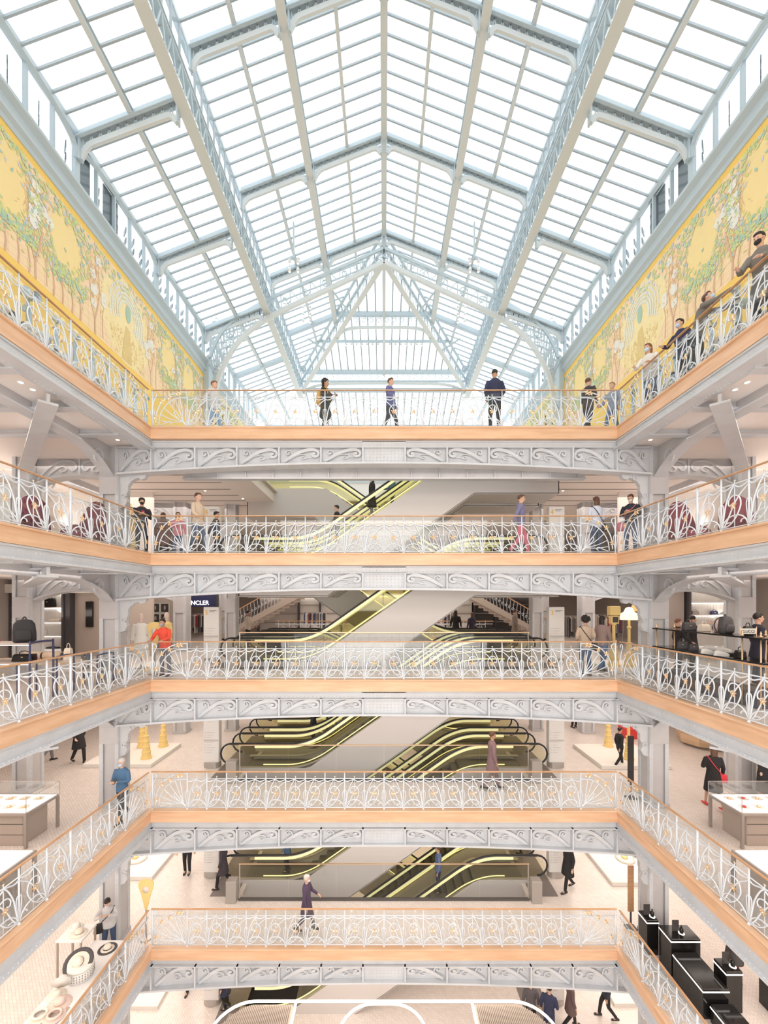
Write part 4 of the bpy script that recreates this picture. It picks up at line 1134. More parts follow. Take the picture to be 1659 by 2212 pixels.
        for i in range(46):
            a, c = r_.uniform(0, 2*PI), r_.uniform(-.35, 1); cc = math.sqrt(1 - c*c); y = g*cc*math.sin(a)
            if y < -.03 and c < .45: continue
            b.ell(hp(g*cc*math.cos(a), .03 + y, .05 + g*c), (.028, .028, .028), 6, 4)
        if kd == 'curly':
            for i in range(34): a = r_.uniform(0, PI); b.ell(hp(.10*math.cos(a), .04 + .06*math.sin(a), r_.uniform(-.26, .02)), (.03, .03, .03), 6, 4)
    elif kd == 'hat': b.lathe([(.084, -.0), (.09, .05), (.078, .10), (.04, .125), (.005, .13)], c=hp(0, .01, .01), n=14)
    o = b.build('hair' if kd != 'hat' else 'knitted_hat', HC[hc], t)
    if mask:
        b = MB(); b.smooth = True; b.ell(hp(0, -.050, -.048), (.056, .054, .050), 12, 8, tilt); mk = b.build('face_mask', col('mask_%d_%d_%d' % tuple(int(c*255) for c in mask), mask, .7), t)
        b = MB(); [b.tube([hp(e*.05, -.07, -.03), hp(e*.076, -.02, -.012), hp(e*.078, .015, -.005)], .0025, 4) for e in (-1, 1)]; b.build('mask_strap', col('mask_%d_%d_%d' % tuple(int(c*255) for c in mask), mask), mk)
    if bag:
        kd, bc = bag; bm = col('bag_%d_%d_%d' % tuple(int(c*255) for c in bc), bc, .6); b = MB(); b.smooth = True
        if kd == 'backpack':
            b.loft([[q(rx*math.copysign(abs(math.cos(a))**.5, math.cos(a)), .20 + ry*math.copysign(abs(math.sin(a))**.5, math.sin(a)), z) for a in [2*PI*i/14 for i in range(14)]] for z, rx, ry in ((.96, .12, .06), (1.0, .15, .085), (1.2, .155, .085), (1.36, .13, .065), (1.42, .08, .04))]); bo = b.build('backpack', bm, t)
            b = MB()
            for e in (-1, 1): b.tube(smooth([q(e*.09, .14, 1.40), q(e*.11, .0, 1.47), q(e*.12, -.12, 1.35), q(e*.13, -.11, 1.15), q(e*.13, .12, 1.05)], 3), .016, 5)
            b.build('backpack_strap', bm, bo)
        else:
            b.loft([[(-.24 + rx*math.copysign(abs(math.cos(a))**.5, math.cos(a)), -.02 + ry*math.copysign(abs(math.sin(a))**.5, math.sin(a)), z) for a in [2*PI*i/14 for i in range(14)]] for z, rx, ry in ((.72, .10, .05), (.74, .13, .06), (.92, .12, .055), (.97, .08, .03))]); bo = b.build('shoulder_bag', bm, t)
            b = MB(); b.tube(smooth([(-.22, -.09, .95), q(-.10, -.15, 1.15), q(.10, -.13, 1.35), q(.15, .0, 1.46), q(.08, .14, 1.3), (-.2, .1, .95)], 3), .011, 5); b.build('bag_strap', bm, bo)
    return t
def phone(loc, label, rz=0, c=(.02, .02, .02)):
    b = MB(); b.bbox(-.037, .037, -.005, .005, -.075, .075, .003); o = b.build('phone', col('phone_%d' % int(c[0]*255), c, .3)); o.location = loc; o.rotation_euler = (R(-35), 0, rz)
    return tag(o, label, 'phone')
def pp(px, Y, k): return ((px - 829)*Y/FPX, Y, F[k])
NV = (.030, .036, .085); BK = (.022, .020, .022); JN = (.075, .12, .22); WH = (.72, .71, .72); BG = (.55, .42, .32); MB_ = (.50, .68, .86)
person('walker in a pale top and light blue jeans on the left of the top bridge', pp(462, 12.75, 5), R(80), 1.72, 'light', ('short', 'auburn'), (.68, .66, .68), (.30, .45, .62), 'shirt', ('fwd', 'back'), 'walk')
person('woman with dark curly hair and a mustard backpack on the top bridge', pp(703, 12.6, 5), R(70), 1.68, 'mid', ('curly', 'black'), (.035, .03, .03), BK, 'coat', ('phone', 'phone'), 'stand', bag=('backpack', (.70, .38, .08)))
phone((pp(703, 12.6, 5)[0] + .32, 12.5, F[5] + 1.2), 'phone held by the curly haired woman with the mustard backpack', R(70))
person('person in a violet blue jacket walking past the middle of the top bridge', pp(843, 12.6, 5), R(60), 1.72, 'light', ('short', 'brown'), (.13, .14, .34), (.05, .05, .07), 'jacket', ('down', 'fwd'), 'walk')
person('tall man in a navy suit jacket seen from behind on the top bridge', pp(1068, 12.5, 5), R(180), 1.93, 'mid', ('short', 'black'), NV, BK, 'jacket', ('bag', 'bag'), 'stand', look=.25)
person('person in a black jacket and pale mask, top bridge near the right corner', pp(1270, 12.6, 5), R(120), 1.72, 'light', ('short', 'brown'), (.05, .04, .045), (.06, .06, .08), 'jacket', ('fwd', 'down'), 'walk', mask=(.7, .75, .8))
person('person in a washed grey blue top walking at the right corner of the top bridge', pp(1322, 12.8, 5), R(-60), 1.70, 'light', ('short', 'fair'), (.30, .34, .44), (.16, .22, .36), 'shirt', ('down', 'fwd'), 'walk2')
def pr(px, X, k): Y = FPX*X/(px - 829); return (X, Y, F[k])
person('woman with brown bobbed hair, white top and blue mask at the right top railing', pr(1405, 7.06, 5), R(-60), 1.76, 'light', ('long', 'auburn'), (.74, .70, .66), JN, 'shirt', ('rail', 'rail'), 'stand', .12, mask=MB_)
person('man in a dark navy jacket looking along the right top railing', pr(1474, 7.08, 5), R(-80), 1.66, 'light', ('short', 'black'), NV, BK, 'jacket', ('down', 'rail'), 'stand', .08, mask=MB_)
person('man in a grey tweed jacket leaning over the right top railing with arms stretched out', pr(1506, 7.08, 5), R(30), 1.84, 'light', ('short', 'brown'), (.19, .18, .17), BK, 'jacket', ('reach', 'reach'), 'stand', .20, mask=MB_, look=-.5)
person('man with a black mask and grey coat, hands on the right top railing', pr(1650, 7.08, 5), R(-70), 1.80, 'light', ('short', 'black'), (.20, .18, .16), BK, 'coat', ('rail', 'rail'), 'stand', .12, mask=(.02, .02, .02), look=.2)
person('woman all in black holding a red phone at the left corner, fourth floor', pp(306, 12.45, 4), R(35), 1.70, 'light', ('hat', 'black'), (.03, .03, .035), (.03, .03, .04), 'jacket', ('phone', 'phone'), 'stand', mask=(.02, .02, .02))
phone((pp(306, 12.45, 4)[0] + .18, 12.2, F[4] + 1.22), 'red phone held by the woman in black at the fourth floor corner', R(35), (.5, .04, .08))
person('blurred man in an open beige jacket and white shirt walking on the fourth floor, left', pp(427, 12.7, 4), R(70), 1.92, 'light', ('short', 'brown'), (.62, .50, .38), (.10, .13, .20), 'jacket', ('down', 'fwd'), 'walk')
person('person in dark clothes passing behind the beige jacketed man, fourth floor', pp(467, 14.3, 4), R(100), 1.70, 'mid', ('short', 'black'), (.05, .05, .08), BK, 'jacket', ('down', 'back'), 'walk2')
person('child in a pink patterned top near the left corner, fourth floor', pp(384, 13.1, 4), R(30), 1.42, 'light', ('long', 'brown'), (.62, .22, .26), JN, 'shirt', ('down', 'phone'), 'stand')
person('person in brown coat standing near the left corner, fourth floor', pp(352, 14.0, 4), R(-160), 1.6, 'light', ('long', 'brown'), (.20, .11, .09), BK, 'coat', ('down', 'down'), 'stand')
person('walker in a violet jacket and bright pink trousers, fourth floor, right of the escalators', pp(1125, 12.65, 4), R(75), 1.86, 'light', ('short', 'brown'), (.20, .19, .32), (.74, .20, .27), 'jacket', ('down', 'back'), 'walk')
person('woman in a pale blue shirt with a black bag strap, fourth floor right', pp(1287, 12.7, 4), R(190), 1.80, 'light', ('long', 'brown'), (.62, .66, .78), (.06, .08, .14), 'shirt', ('bag', 'bag'), 'stand', bag=('shoulder', BK))
person('woman in a black leather jacket and white mask with a red phone, fourth floor', pp(1362, 12.5, 4), R(-45), 1.82, 'light', ('bun', 'brown'), (.03, .035, .055), JN, 'jacket', ('phone', 'phone'), 'stand', mask=(.75, .76, .76), bag=('shoulder', (.70, .25, .28)), look=.35)
phone((pp(1362, 12.5, 4)[0] - .22, 12.25, F[4] + 1.26), 'red phone held by the woman in the black leather jacket', R(-45), (.7, .08, .08))
person('man in an orange red jacket leaning on the third floor railing, left corner', pp(357, 12.62, 3), R(-5), 1.74, 'mid', ('short', 'black'), (.78, .09, .05), (.20, .20, .22), 'jacket', ('rail', 'rail'), 'stand', .14, mask=(.35, .38, .45))
person('person in a cream shirt far behind the left escalator ends, third floor', pp(535, 20.6, 3), R(90), 1.80, 'mid', ('short', 'black'), (.60, .52, .44), BK, 'shirt', ('fwd', 'fwd'), 'stand')
person('person with a round afro and beige jumper seen from behind, third floor, right', pp(1264, 12.75, 3), R(175), 1.78, 'mid', ('afro', 'black'), (.50, .38, .29), JN, 'sweater', ('bag', 'bag'), 'stand', bag=('shoulder', BK))
person('blurred person in a dusty brown top beside the afro haired visitor, third floor', pp(1301, 13.3, 3), R(120), 1.80, 'light', ('long', 'black'), (.30, .21, .19), (.10, .16, .28), 'sweater', ('phone', 'down'), 'walk')
person('dark clothed figure behind the third floor escalators, right of the pale slope', pp(984, 22.0, 3), R(160), 1.80, 'light', ('long', 'black'), BK, BK, 'coat', ('down', 'down'), 'walk')
person('second dark clothed figure behind the third floor escalators, in a navy skirt coat', pp(1019, 21.6, 3), R(200), 1.70, 'light', ('long', 'brown'), (.05, .04, .07), NV, 'coat', ('down', 'fwd'), 'walk')
person('blurred figure in taupe behind the far right escalator end, third floor', pp(1112, 21.4, 3), R(90), 1.84, 'mid', ('short', 'brown'), (.26, .21, .18), (.20, .17, .15), 'coat', ('down', 'down'), 'stand')
person('black haired man in a long navy coat beside the shop shelves, third floor', pp(1637, 10.8, 3), R(70), 1.95, 'light', ('short', 'black'), (.022, .022, .04), (.02, .02, .03), 'coat', ('down', 'bag'), 'stand')
person('woman in black behind the shop shelves with hands to her face, third floor right', pp(1495, 13.6, 3), R(60), 1.78, 'light', ('hat', 'black'), BK, BK, 'coat', ('up', 'up'), 'stand')
person('customer in black with a pale mask behind the shop shelves, third floor right', pp(1464, 13.4, 3), R(80), 1.70, 'light', ('short', 'auburn'), BK, BK, 'jacket', ('down', 'fwd'), 'stand', mask=(.75, .72, .7))
person('man in a blue sweater and pale hat reading a phone, second floor left', pp(263, 11.45, 2), R(-8), 1.70, 'light', ('hat', 'white'), (.08, .17, .30), BK, 'sweater', ('phone', 'phone'), 'walk', mask=MB_)
phone((pp(263, 11.45, 2)[0], 11.13, F[2] + 1.2), 'black phone held by the man in the blue sweater', 0)
person('walker in grey leggings far left on the second floor', (-12.6, 15.6, F[2]), R(150), 1.7, 'light', ('long', 'brown'), (.2, .2, .22), (.24, .23, .25), 'sweater', ('down', 'fwd'), 'walk')
person('blurred walker all in black on the second floor, left of the girder column', (-11.35, 15.5, F[2]), R(60), 1.76, 'light', ('short', 'black'), BK, BK, 'coat', ('back', 'fwd'), 'walk')
person('visitor in black stockings standing far back on the second floor, right', (9.1, 19.9, F[2]), R(20), 1.7, 'light', ('long', 'black'), BK, (.02, .02, .02), 'coat', ('down', 'down'), 'stand')
person('blurred small walker in black near the lit platform, second floor, right', (8.55, 15.1, F[2]), R(100), 1.45, 'light', ('short', 'black'), BK, BK, 'jacket', ('down', 'back'), 'walk', shoe=(.55, .45, .38))
person('blurred figure in plum brown in front of the second floor escalators', pp(1063, 13.35, 2), R(90), 1.84, 'mid', ('short', 'brown'), (.24, .15, .16), (.22, .15, .16), 'coat', ('down', 'down'), 'walk')
person('woman in a black coat with red bag and red shoes, second floor right', pp(1540, 12.15, 2), R(170), 1.80, 'light', ('long', 'brown'), BK, BK, 'dress', ('phone', 'down'), 'walk', bag=('shoulder', (.75, .05, .07)), shoe=(.75, .07, .07))
person('dark figure riding the second floor escalator on the left', (-2.95, 17.4, F[2] + .02), R(-90), 1.72, 'light', ('short', 'black'), (.04, .04, .07), BK, 'coat', ('down', 'down'), 'stand')
person('walker in black trousers and shoes on the first floor, left of the escalators', (-7.2, 15.25, F[1]), R(10), 1.76, 'light', ('short', 'black'), BK, BK, 'jacket', ('down', 'fwd'), 'step')
person('dark blurred figure at the left newel of the first floor escalators', (-5.6, 14.5, F[1]), R(-90), 1.70, 'light', ('short', 'brown'), (.05, .04, .05), BK, 'coat', ('down', 'down'), 'walk')
person('white haired walker in plum passing before the first floor escalator screen', pp(662, 12.62, 1), R(85), 1.70, 'light', ('short', 'white'), (.085, .055, .10), (.12, .10, .11), 'coat', ('fwd', 'down'), 'walk', mask=(.7, .7, .72))
person('rider in a blue coat on the first floor escalator, left', (-3.6, 15.4, F[1] + .02), R(-90), 1.68, 'light', ('short', 'brown'), (.09, .15, .27), NV, 'coat', ('down', 'down'), 'stand')
person('blurred walker in black at the right end of the first floor escalators', (6.35, 14.4, F[1]), R(-70), 1.76, 'light', ('short', 'black'), BK, BK, 'coat', ('down', 'back'), 'walk')
person('second dark figure behind the right newel, first floor', (5.6, 16.6, F[1]), R(-90), 1.72, 'light', ('short', 'black'), (.06, .05, .06), BK, 'jacket', ('down', 'down'), 'walk')
person('man in a pale grey shirt with crossed black straps photographing hats, first floor left', (-7.75, 11.75, F[1]), R(20), 1.74, 'light', ('short', 'black'), (.56, .55, .56), (.05, .08, .16), 'shirt', ('up', 'up'), 'stand', .16, bag=('shoulder', BK), look=.4, mask=(.6, .65, .75))
person('person in a dark grey coat and bright red trousers, first floor right', (9.2, 10.95, F[1]), R(-100), 1.76, 'light', ('short', 'brown'), (.09, .085, .085), (.72, .06, .07), 'coat', ('phone', 'phone'), 'stand', shoe=(.16, .12, .11))
person('man in a dark navy suit on the ground floor beside the lit canopy', pp(1186, 13.9, 0), R(150), 1.80, 'light', ('short', 'black'), NV, NV, 'jacket', ('down', 'bag'), 'stand', look=.3)
person('dark haired head and shoulders on the ground floor close to the canopy corner', pp(1146, 14.2, 0), R(170), 1.70, 'light', ('short', 'brown'), (.1, .09, .1), BK, 'jacket', ('down', 'down'), 'stand')
person('blurred walker in a mottled dark coat on the ground floor, right', pp(1232, 14.3, 0), R(90), 1.74, 'light', ('long', 'black'), (.14, .09, .09), BK, 'coat', ('down', 'down'), 'walk')
person('walker in slim black trousers on the ground floor, far right', pp(1309, 14.6, 0), R(-100), 1.76, 'light', ('short', 'black'), (.03, .04, .06), BK, 'jacket', ('down', 'back'), 'walk2')
person('dark figure on the ground floor at the left escalator newel', pp(487, 15.0, 0), R(-90), 1.72, 'light', ('short', 'black'), NV, BK, 'coat', ('down', 'down'), 'stand')
person('walker in black on the ground floor, left of the escalators', pp(404, 15.7, 0), R(0), 1.75, 'light', ('short', 'black'), BK, BK, 'jacket', ('down', 'down'), 'walk')
# riders on the inclined parts
def rider(label, k, x, Y, d, **kw):
    h = (F[k+1] - F[k])/math.tan(R(35))/2; n = int(2*h/.29); i = int((d*x + h)/.29); z = F[k] + (F[k+1] - F[k])*(i + .5)/n - .02
    return person(label, (x, Y, z), R(-90) if d > 0 else R(90), **kw)
rider('blurred rider in black on the top flight of escalators, left', 4, -1.75, 15.4, 1, h=1.66, hair=('short', 'black'), top=BK, bot=BK, arms=('down', 'fwd'))
rider('rider in a long black coat halfway up the top flight of escalators', 4, -.45, 15.45, 1, h=1.7, hair=('long', 'black'), top=BK, bot=BK, topk='coat')
rider('rider in a teal blue jacket near the head of the top flight of escalators', 4, .35, 17.4, 1, h=1.75, hair=('short', 'brown'), top=(.10, .22, .33), bot=NV, arms=('down', 'rail'))
rider('rider in blue on the flight below the first floor, right of the slope', 0, 2.0, 15.4, 1, h=1.7, hair=('short', 'brown'), top=(.14, .20, .36), bot=NV)
rider('rider in mustard brown on the flight below the first floor, right', 0, 2.9, 17.4, 1, h=1.7, hair=('short', 'brown'), top=(.36, .22, .12), bot=BK)
# ================================================================== shop fittings
col('pale_linen', (.80, .77, .72)); col('wine', (.16, .02, .045), .6); col('cherry', (.24, .03, .05), .6); col('navy_tube', (.04, .045, .13), .4); col('beige', (.62, .48, .36), .6)
col('blush', (.80, .62, .55), .7); col('straw', (.82, .74, .63), .7); col('charcoal', (.07, .065, .07), .6); col('gloss_black', (.012, .011, .011), .12); col('dark_fabric', (.035, .033, .038), .8)
col('red', (.70, .05, .05), .5); col('silver_blue', (.42, .52, .58), .35, metal=.2); col('warm_grey', (.36, .31, .28), .5); col('taupe', (.46, .39, .34), .6); col('shop_dark', (.05, .042, .04), .6); col('oakpale', (.60, .42, .27), .5)
col('pine_yellow', (.88, .66, .27), .5); M['shade'] = mat('lit_lampshade', (.9, .8, .6), .6, emit=(1, .84, .6), es=.9); M['case_light'] = mat('display_light', (1, 1, 1), .5, emit=(1, .93, .85), es=2.2)
M['shelf_glow'] = mat('shelf_light', (1, 1, 1), .5, emit=(1, .95, .9), es=1.6)
M['mirror'] = mat('mirror', (.8, .82, .84), .05, 1.0)

# ---- yellow candlestick lamps on white platforms
LP = [(.19, 0), (.19, .07), (.160, .08), (.150, .22), (.162, .23), (.162, .27), (.135, .28), (.125, .42), (.138, .43), (.138, .47), (.112, .48), (.100, .62), (.113, .63), (.113, .67), (.088, .68), (.078, .80), (.095, .81), (.095, .86), (.05, .87), (.048, 1.36), (.075, 1.38), (.075, 1.43), (.045, 1.45), (.04, 1.75)]
def platform(label, x0, x1, y0, y1, z, h=.14):
    return tag(MB().bbox(x0, x1, y0, y1, z, z + h, .012).build('display_platform', 'pale_linen'), label, 'platform')
def yellow_lamp(label, loc, kind='shade', sc=1.0):
    t = thing('floor_lamp', label, 'floor lamp', loc, 0, None); t.scale = (sc, sc, sc)
    b = MB(); b.lathe(LP, n=20); b.build('stepped_stand', 'pine_yellow', t)
    if kind == 'shade': b = MB(); b.smooth = True; b.lathe([(.30, 1.68), (.30, 1.78), (.28, 1.9), (.17, 1.97), (.12, 2.1), (.04, 2.14)], n=20); b.build('lamp_shade', 'shade', t)
    elif kind == 'lantern': MB().bbox(-.17, .17, -.12, .12, 1.7, 2.0, .02).build('lantern_head', 'pine_yellow', t); MB().bbox(-.13, .13, -.10, .10, 1.42, 1.69, .02).build('lantern_frame', 'pine_yellow', t); MB().box(-.09, .09, -.112, -.102, 1.46, 1.64).build('dark_screen', 'charcoal', t)
    elif kind == 'hood': b = MB(); b.smooth = True; b.lathe([(.24, 1.78), (.24, 1.86), (.2, 1.98), (.1, 2.05), (.02, 2.07)], c=(-.1, 0, 0), n=16); b.build('lamp_hood', 'pine_yellow', t)
    return t
platform('low white lit platform with yellow stands, second floor left of the girder column', -10.9, -8.42, 15.05, 17.3, F[2])
for lab, x, y, kd in (('yellow stepped lamp standing front right on the left platform, second floor', -8.9, 15.6, 'shade'), ('yellow stepped lamp standing front left on the left platform, half behind the column', -9.75, 15.6, 'hood'),
                      ('yellow stepped lamp standing rear left on the left platform, second floor', -9.75, 16.8, 'lantern'), ('yellow stepped lamp standing rear right on the left platform, second floor', -8.95, 16.9, 'shade')):
    yellow_lamp(lab, (x, y, F[2] + .14), kd)
platform('low white lit platform beside the right girder column, second floor', 7.8, 10.3, 14.9, 17.2, F[2])
yellow_lamp('yellow stepped lamp on the front of the right platform, second floor', (9.1, 15.5, F[2] + .14), 'hood'); yellow_lamp('yellow stepped lamp at the back left of the right platform, second floor', (9.1, 16.9, F[2] + .14), 'shade')
platform('low white platform with lamps near the right corner, third floor', 7.2, 9.3, 13.0, 15.0, F[3])
yellow_lamp('yellow floor lamp with a glowing scalloped shade, third floor right corner', (8.0, 13.6, F[3] + .14), 'shade', .90); yellow_lamp('yellow post with a boxy lantern head and dark screen, third floor right', (7.5, 13.6, F[3] + .14), 'lantern', .98); yellow_lamp('yellow post with a rounded hood, right of the shaded lamp, third floor', (8.6, 13.9, F[3] + .14), 'hood', 1.0)
platform('low white platform with a plate of props, first floor left', -10.4, -8.3, 14.9, 17.3, F[1]); platform('low white platform beside the right column, first floor', 8.0, 10.4, 14.6, 17.2, F[1])
for s, x, lab in ((-1, -9.4, 'yellow and red round prop lying on the left first floor platform'), (1, 9.2, 'round yellow prop on the right first floor platform')):
    t = thing('round_prop', lab, 'display prop', (x, 15.9, F[1] + .14)); b = MB(); b.smooth = True; b.lathe([(.32, 0), (.34, .05), (.2, .09), (.02, .10)], n=18); b.build('dish', 'pale_linen', t)
    b = MB(); b.smooth = True; b.ell((-.05, -.05, .13), (.12, .12, .07)); b.build('yellow_dome', 'pine_yellow', t)
platform('low white platform, ground floor left of the escalators', -9.6, -8.1, 14.9, 17.2, 0); platform('low white platform, ground floor right of the escalators', 8.3, 10.2, 15.0, 17.2, 0)
# giant yellow spoon signs
def paddle(label, loc, h, face):
    t = thing('paddle_sign', label, 'sign', loc)
    MB().tube([(0, 0, 0), (0, 0, h - .9)], .025, 8).lathe([(.16, 0), (.16, .02), (.03, .04)], n=14).build('pole', 'steel', t)
    P = smooth([(0, h - .95), (.05, h - .8), (.14, h - .45), (.22, h - .2), (.17, h - .04), (0, h)], 4)
    poly = [(p[0], p[1]) for p in [(v[0], v[1]) for v in [tuple(q)[:2] for q in [Vector((a.x, a.y, 0)) for a in [Vector((*c[:2], 0)) for c in P]]]]] if False else None
    pts = smooth([(0, 0, h - .95), (.05, 0, h - .8), (.14, 0, h - .45), (.22, 0, h - .2), (.17, 0, h - .04), (0, 0, h)], 4)
    ring = [(p.x, p.z) for p in pts] + [(-p.x, p.z) for p in reversed(pts[1:-1])]
    MB().prism(ring, 'y', -.02, .02).build('drop_panel', 'pine_yellow', t)
    b = MB(); b.smooth = True; b.lathe([(.10, -.006), (.10, .006)], n=14); b.v = [(x, z - .024, y + h - .3) for x, y, z in b.v]; b.build('round_face', face, t)
paddle('yellow drop shaped sign on a grey pole beside the hat table, first floor', (-7.05, 12.35, F[1]), 1.75, 'straw')
paddle('yellow drop shaped prop beside the man in the red jacket, third floor', (-7.1, 12.9, F[3]), 1.62, 'pale_linen')

# ---- mannequins
def mannequin(label, loc, rz, c, coat='pale_linen', low=.55, hat=None):
    t = thing('mannequin', label, 'mannequin', loc, rz)
    b = MB(); b.smooth = True; b.tube([(0, 0, 0), (0, 0, 1.5)], .02, 6); b.lathe([(.2, 0), (.2, .015), (.02, .03)], n=16); b.build('stand', 'steel', t)
    b = MB(); b.smooth = True; b.ell((0, 0, 1.64), (.075, .09, .115)); b.tube([(0, 0, 1.45), (0, 0, 1.56)], .05, 8); b.build('head', 'blush', t)
    b = MB(); b.loft([[(rx*math.cos(2*PI*i/14), ry*math.sin(2*PI*i/14), z) for i in range(14)] for z, rx, ry in ((low, .25, .19), (.8, .21, .16), (1.05, .165, .12), (1.2, .17, .125), (1.36, .19, .125), (1.45, .1, .07))])
    for e in (-1, 1): limb(b, [(e*.18, 0, 1.40), (e*.235, .0, 1.15), (e*.25, -.04, .88)], (.065, .05))
    o = b.build('coat', c, t); remesh(o, .016, 4)
    b = MB(); b.smooth = True
    for e in (-1, 1): b.ell((e*.25, -.05, .83), (.03, .035, .06), 8, 6)
    b.build('hand', 'blush', t)
    if hat: b = MB(); b.smooth = True; b.lathe([(.17, 0), (.10, .02), (.09, .12), (.02, .14)], c=(0, 0, 1.68), n=16); b.build('hat', hat, t)
    return t
mannequin('mannequin in a long white coat near the left column, third floor', (-7.75, 13.3, F[3] + .12), R(15), 'pale_linen', low=.35)
mannequin('mannequin in a yellow top and orange scarf behind the white coat, third floor', (-7.45, 14.3, F[3] + .12), R(-30), 'pine_yellow', low=.8)
platform('low white base under the two mannequins, third floor left corner', -8.4, -7.0, 12.9, 14.8, F[3], .12)
mannequin('mannequin in a black cape on the second floor, right, before the outer column', (11.55, 13.85 - 1.2, F[2]), R(20), 'dark_fabric', low=.25)
t = mannequin('mannequin in a glowing yellow hooded cloak in the left corner, fourth floor', (-8.35, 13.6, F[4]), R(20), 'pine_yellow', low=.2, hat='pine_yellow')

# ---- generic goods
def handbag(b, x, y, z, w, h, d): 
    b.loft([[(x + sx*w/2*f, y + sy*d/2*g, z + zz*h) for sx, sy in ((-1, -1), (1, -1), (1, 1), (-1, 1))] for zz, f, g in ((0, .94, .9), (.08, 1, 1), (.8, .92, .8), (1, .84, .45))])
def bag(label, loc, w, h, d, m, rz=0, handle='arch'):
    t = thing('handbag', label, 'bag', loc, rz); b = MB(); handbag(b, 0, 0, 0, w, h, d); b.build('bag_body', m, t)
    b = MB(); b.smooth = True; b.tube(smooth([(-w*.25, 0, h*.95), (-w*.2, 0, h*1.25), (0, 0, h*1.38), (w*.2, 0, h*1.25), (w*.25, 0, h*.95)], 4), .009, 5); b.build('handle', m, t)
    MB().box(-.02, .02, -d/2*.86 - .006, -d/2*.86, h*.55, h*.64).build('clasp', 'gold', t); return t
def backpack(label, loc, m, rz=0, s=1.0):
    t = thing('backpack', label, 'backpack', loc, rz); t.scale = (s, s, s)
    b = MB(); b.smooth = True; rn = lambda rx, ry, z, yo=0: [(rx*math.copysign(abs(math.cos(a))**.5, math.cos(a)), yo + ry*math.copysign(abs(math.sin(a))**.5, math.sin(a)), z) for a in [2*PI*i/18 for i in range(18)]]
    b.loft([rn(.15, .08, 0), rn(.185, .105, .03), rn(.19, .11, .22), rn(.175, .09, .38), rn(.12, .06, .46), rn(.04, .03, .48)]); b.build('bag_body', m, t)
    b = MB(); b.smooth = True; b.loft([rn(.12, .03, .04, -.11), rn(.13, .045, .08, -.11), rn(.13, .045, .2, -.11), rn(.10, .03, .26, -.10)]); b.build('front_pocket', m, t)
    for e in (-1, 1): b = MB(); b.smooth = True; b.tube(smooth([(e*.06, .06, .45), (e*.12, .16, .38), (e*.16, .19, .2), (e*.17, .10, .03)], 4), .018, 6); b.build('shoulder_strap', m, t)
    b = MB(); b.smooth = True; b.tube(smooth([(-.04, .02, .46), (0, .02, .53), (.04, .02, .46)], 4), .012, 6); b.build('top_handle', m, t); return t
def sneaker(label, loc, rz, m='pale_linen'):
    t = thing('sneaker', label, 'shoe', loc, rz, None); b = MB(); b.smooth = True
    b.loft([[(w*math.cos(2*PI*i/12), y, max(.018, zc + hh*math.sin(2*PI*i/12))) for i in range(12)] for y, w, zc, hh in ((-.14, .03, .03, .02), (-.11, .045, .035, .03), (-.03, .047, .05, .05), (.05, .042, .07, .06), (.12, .038, .065, .055), (.145, .02, .05, .03))]); b.build('upper', m, t)
    b = MB(); b.loft([[(-w, y, 0), (w, y, 0), (w, y, .025), (-w, y, .025)] for y, w in ((-.145, .02), (-.11, .047), (0, .046), (.12, .042), (.15, .025))]); b.build('sole', 'white', t); return t

# ---- third floor left: tube racks, backpack, table, shelving
def tube_rack(label, x0, x1, y0, y1, z, h, m='navy_tube', shelves=(.85, 1.28)):
    t = thing('display_rack', label, 'display rack', (0, 0, z))
    for x in (x0, x1):
        b = MB(); b.smooth = True; b.tube(smooth([(x, y0, 0), (x, y0, h - .1), (x, y0 + .07, h), (x, y1 - .07, h), (x, y1, h - .1), (x, y1, 0)], 4), .022, 6); b.build('tube_frame', m, t)
    for q in shelves: MB().bbox(x0 - (.0), x1, y0 + .03, y1 - .03, q, q + .035, .008).build('shelf', 'taupe', t); MB().box(x0 + .03, x1 - .03, y0 + .05, y0 + .07, q - .012, q).build('shelf_light', 'shelf_glow', t)
tube_rack('navy tube framed display rack carrying the black backpack, third floor left edge', -11.0, -7.82, 9.2, 9.85, F[3], 1.33)
backpack('black backpack standing on the top shelf of the navy tube rack', (-8.2, 9.5, F[3] + 1.315), 'dark_fabric', R(35), 1.1)
bag('glossy black handbag on the lower shelf of the navy tube rack', (-8.2, 9.5, F[3] + .885), .42, .17, .18, 'gloss_black', R(8)); bag('red quilted bag at the left end of the navy rack top shelf', (-8.95, 9.5, F[3] + 1.315), .28, .24, .14, 'red')
t = thing('display_table', 'long low beige display table behind the left third floor railing', 'table', (0, 0, F[3])); MB().bbox(-11.4, -8.0, 11.2, 12.0, .55, .62, .01).build('table_top', 'beige', t)
for x in (-11.3, -8.1):
    for y in (11.25, 11.95): MB().box(x - .02, x + .02, y - .02, y + .02, 0, .55).build('leg', 'navy_tube', t)
for lab, x in (('long rolled brown bag on the beige table, left one', -9.75), ('long rolled brown bag on the beige table, right one', -9.2)):
    t = thing('roll_bag', lab, 'bag', (x, 11.6, F[3] + .74)); b = MB(); b.smooth = True; b.tube([(-.24, 0, 0), (.24, 0, 0)], .115, 14); b.build('bag_body', 'beige', t); MB().tube([(.235, 0, 0), (.25, 0, 0)], .09, 12).build('dark_end', 'charcoal', t)
bag('pale checked upright bag on the beige table beside the rolled bags', (-8.75, 11.55, F[3] + .62), .16, .34, .22, 'straw', R(15)); bag('small black bag behind the checked bag on the beige table', (-8.35, 11.7, F[3] + .62), .24, .14, .14, 'charcoal')
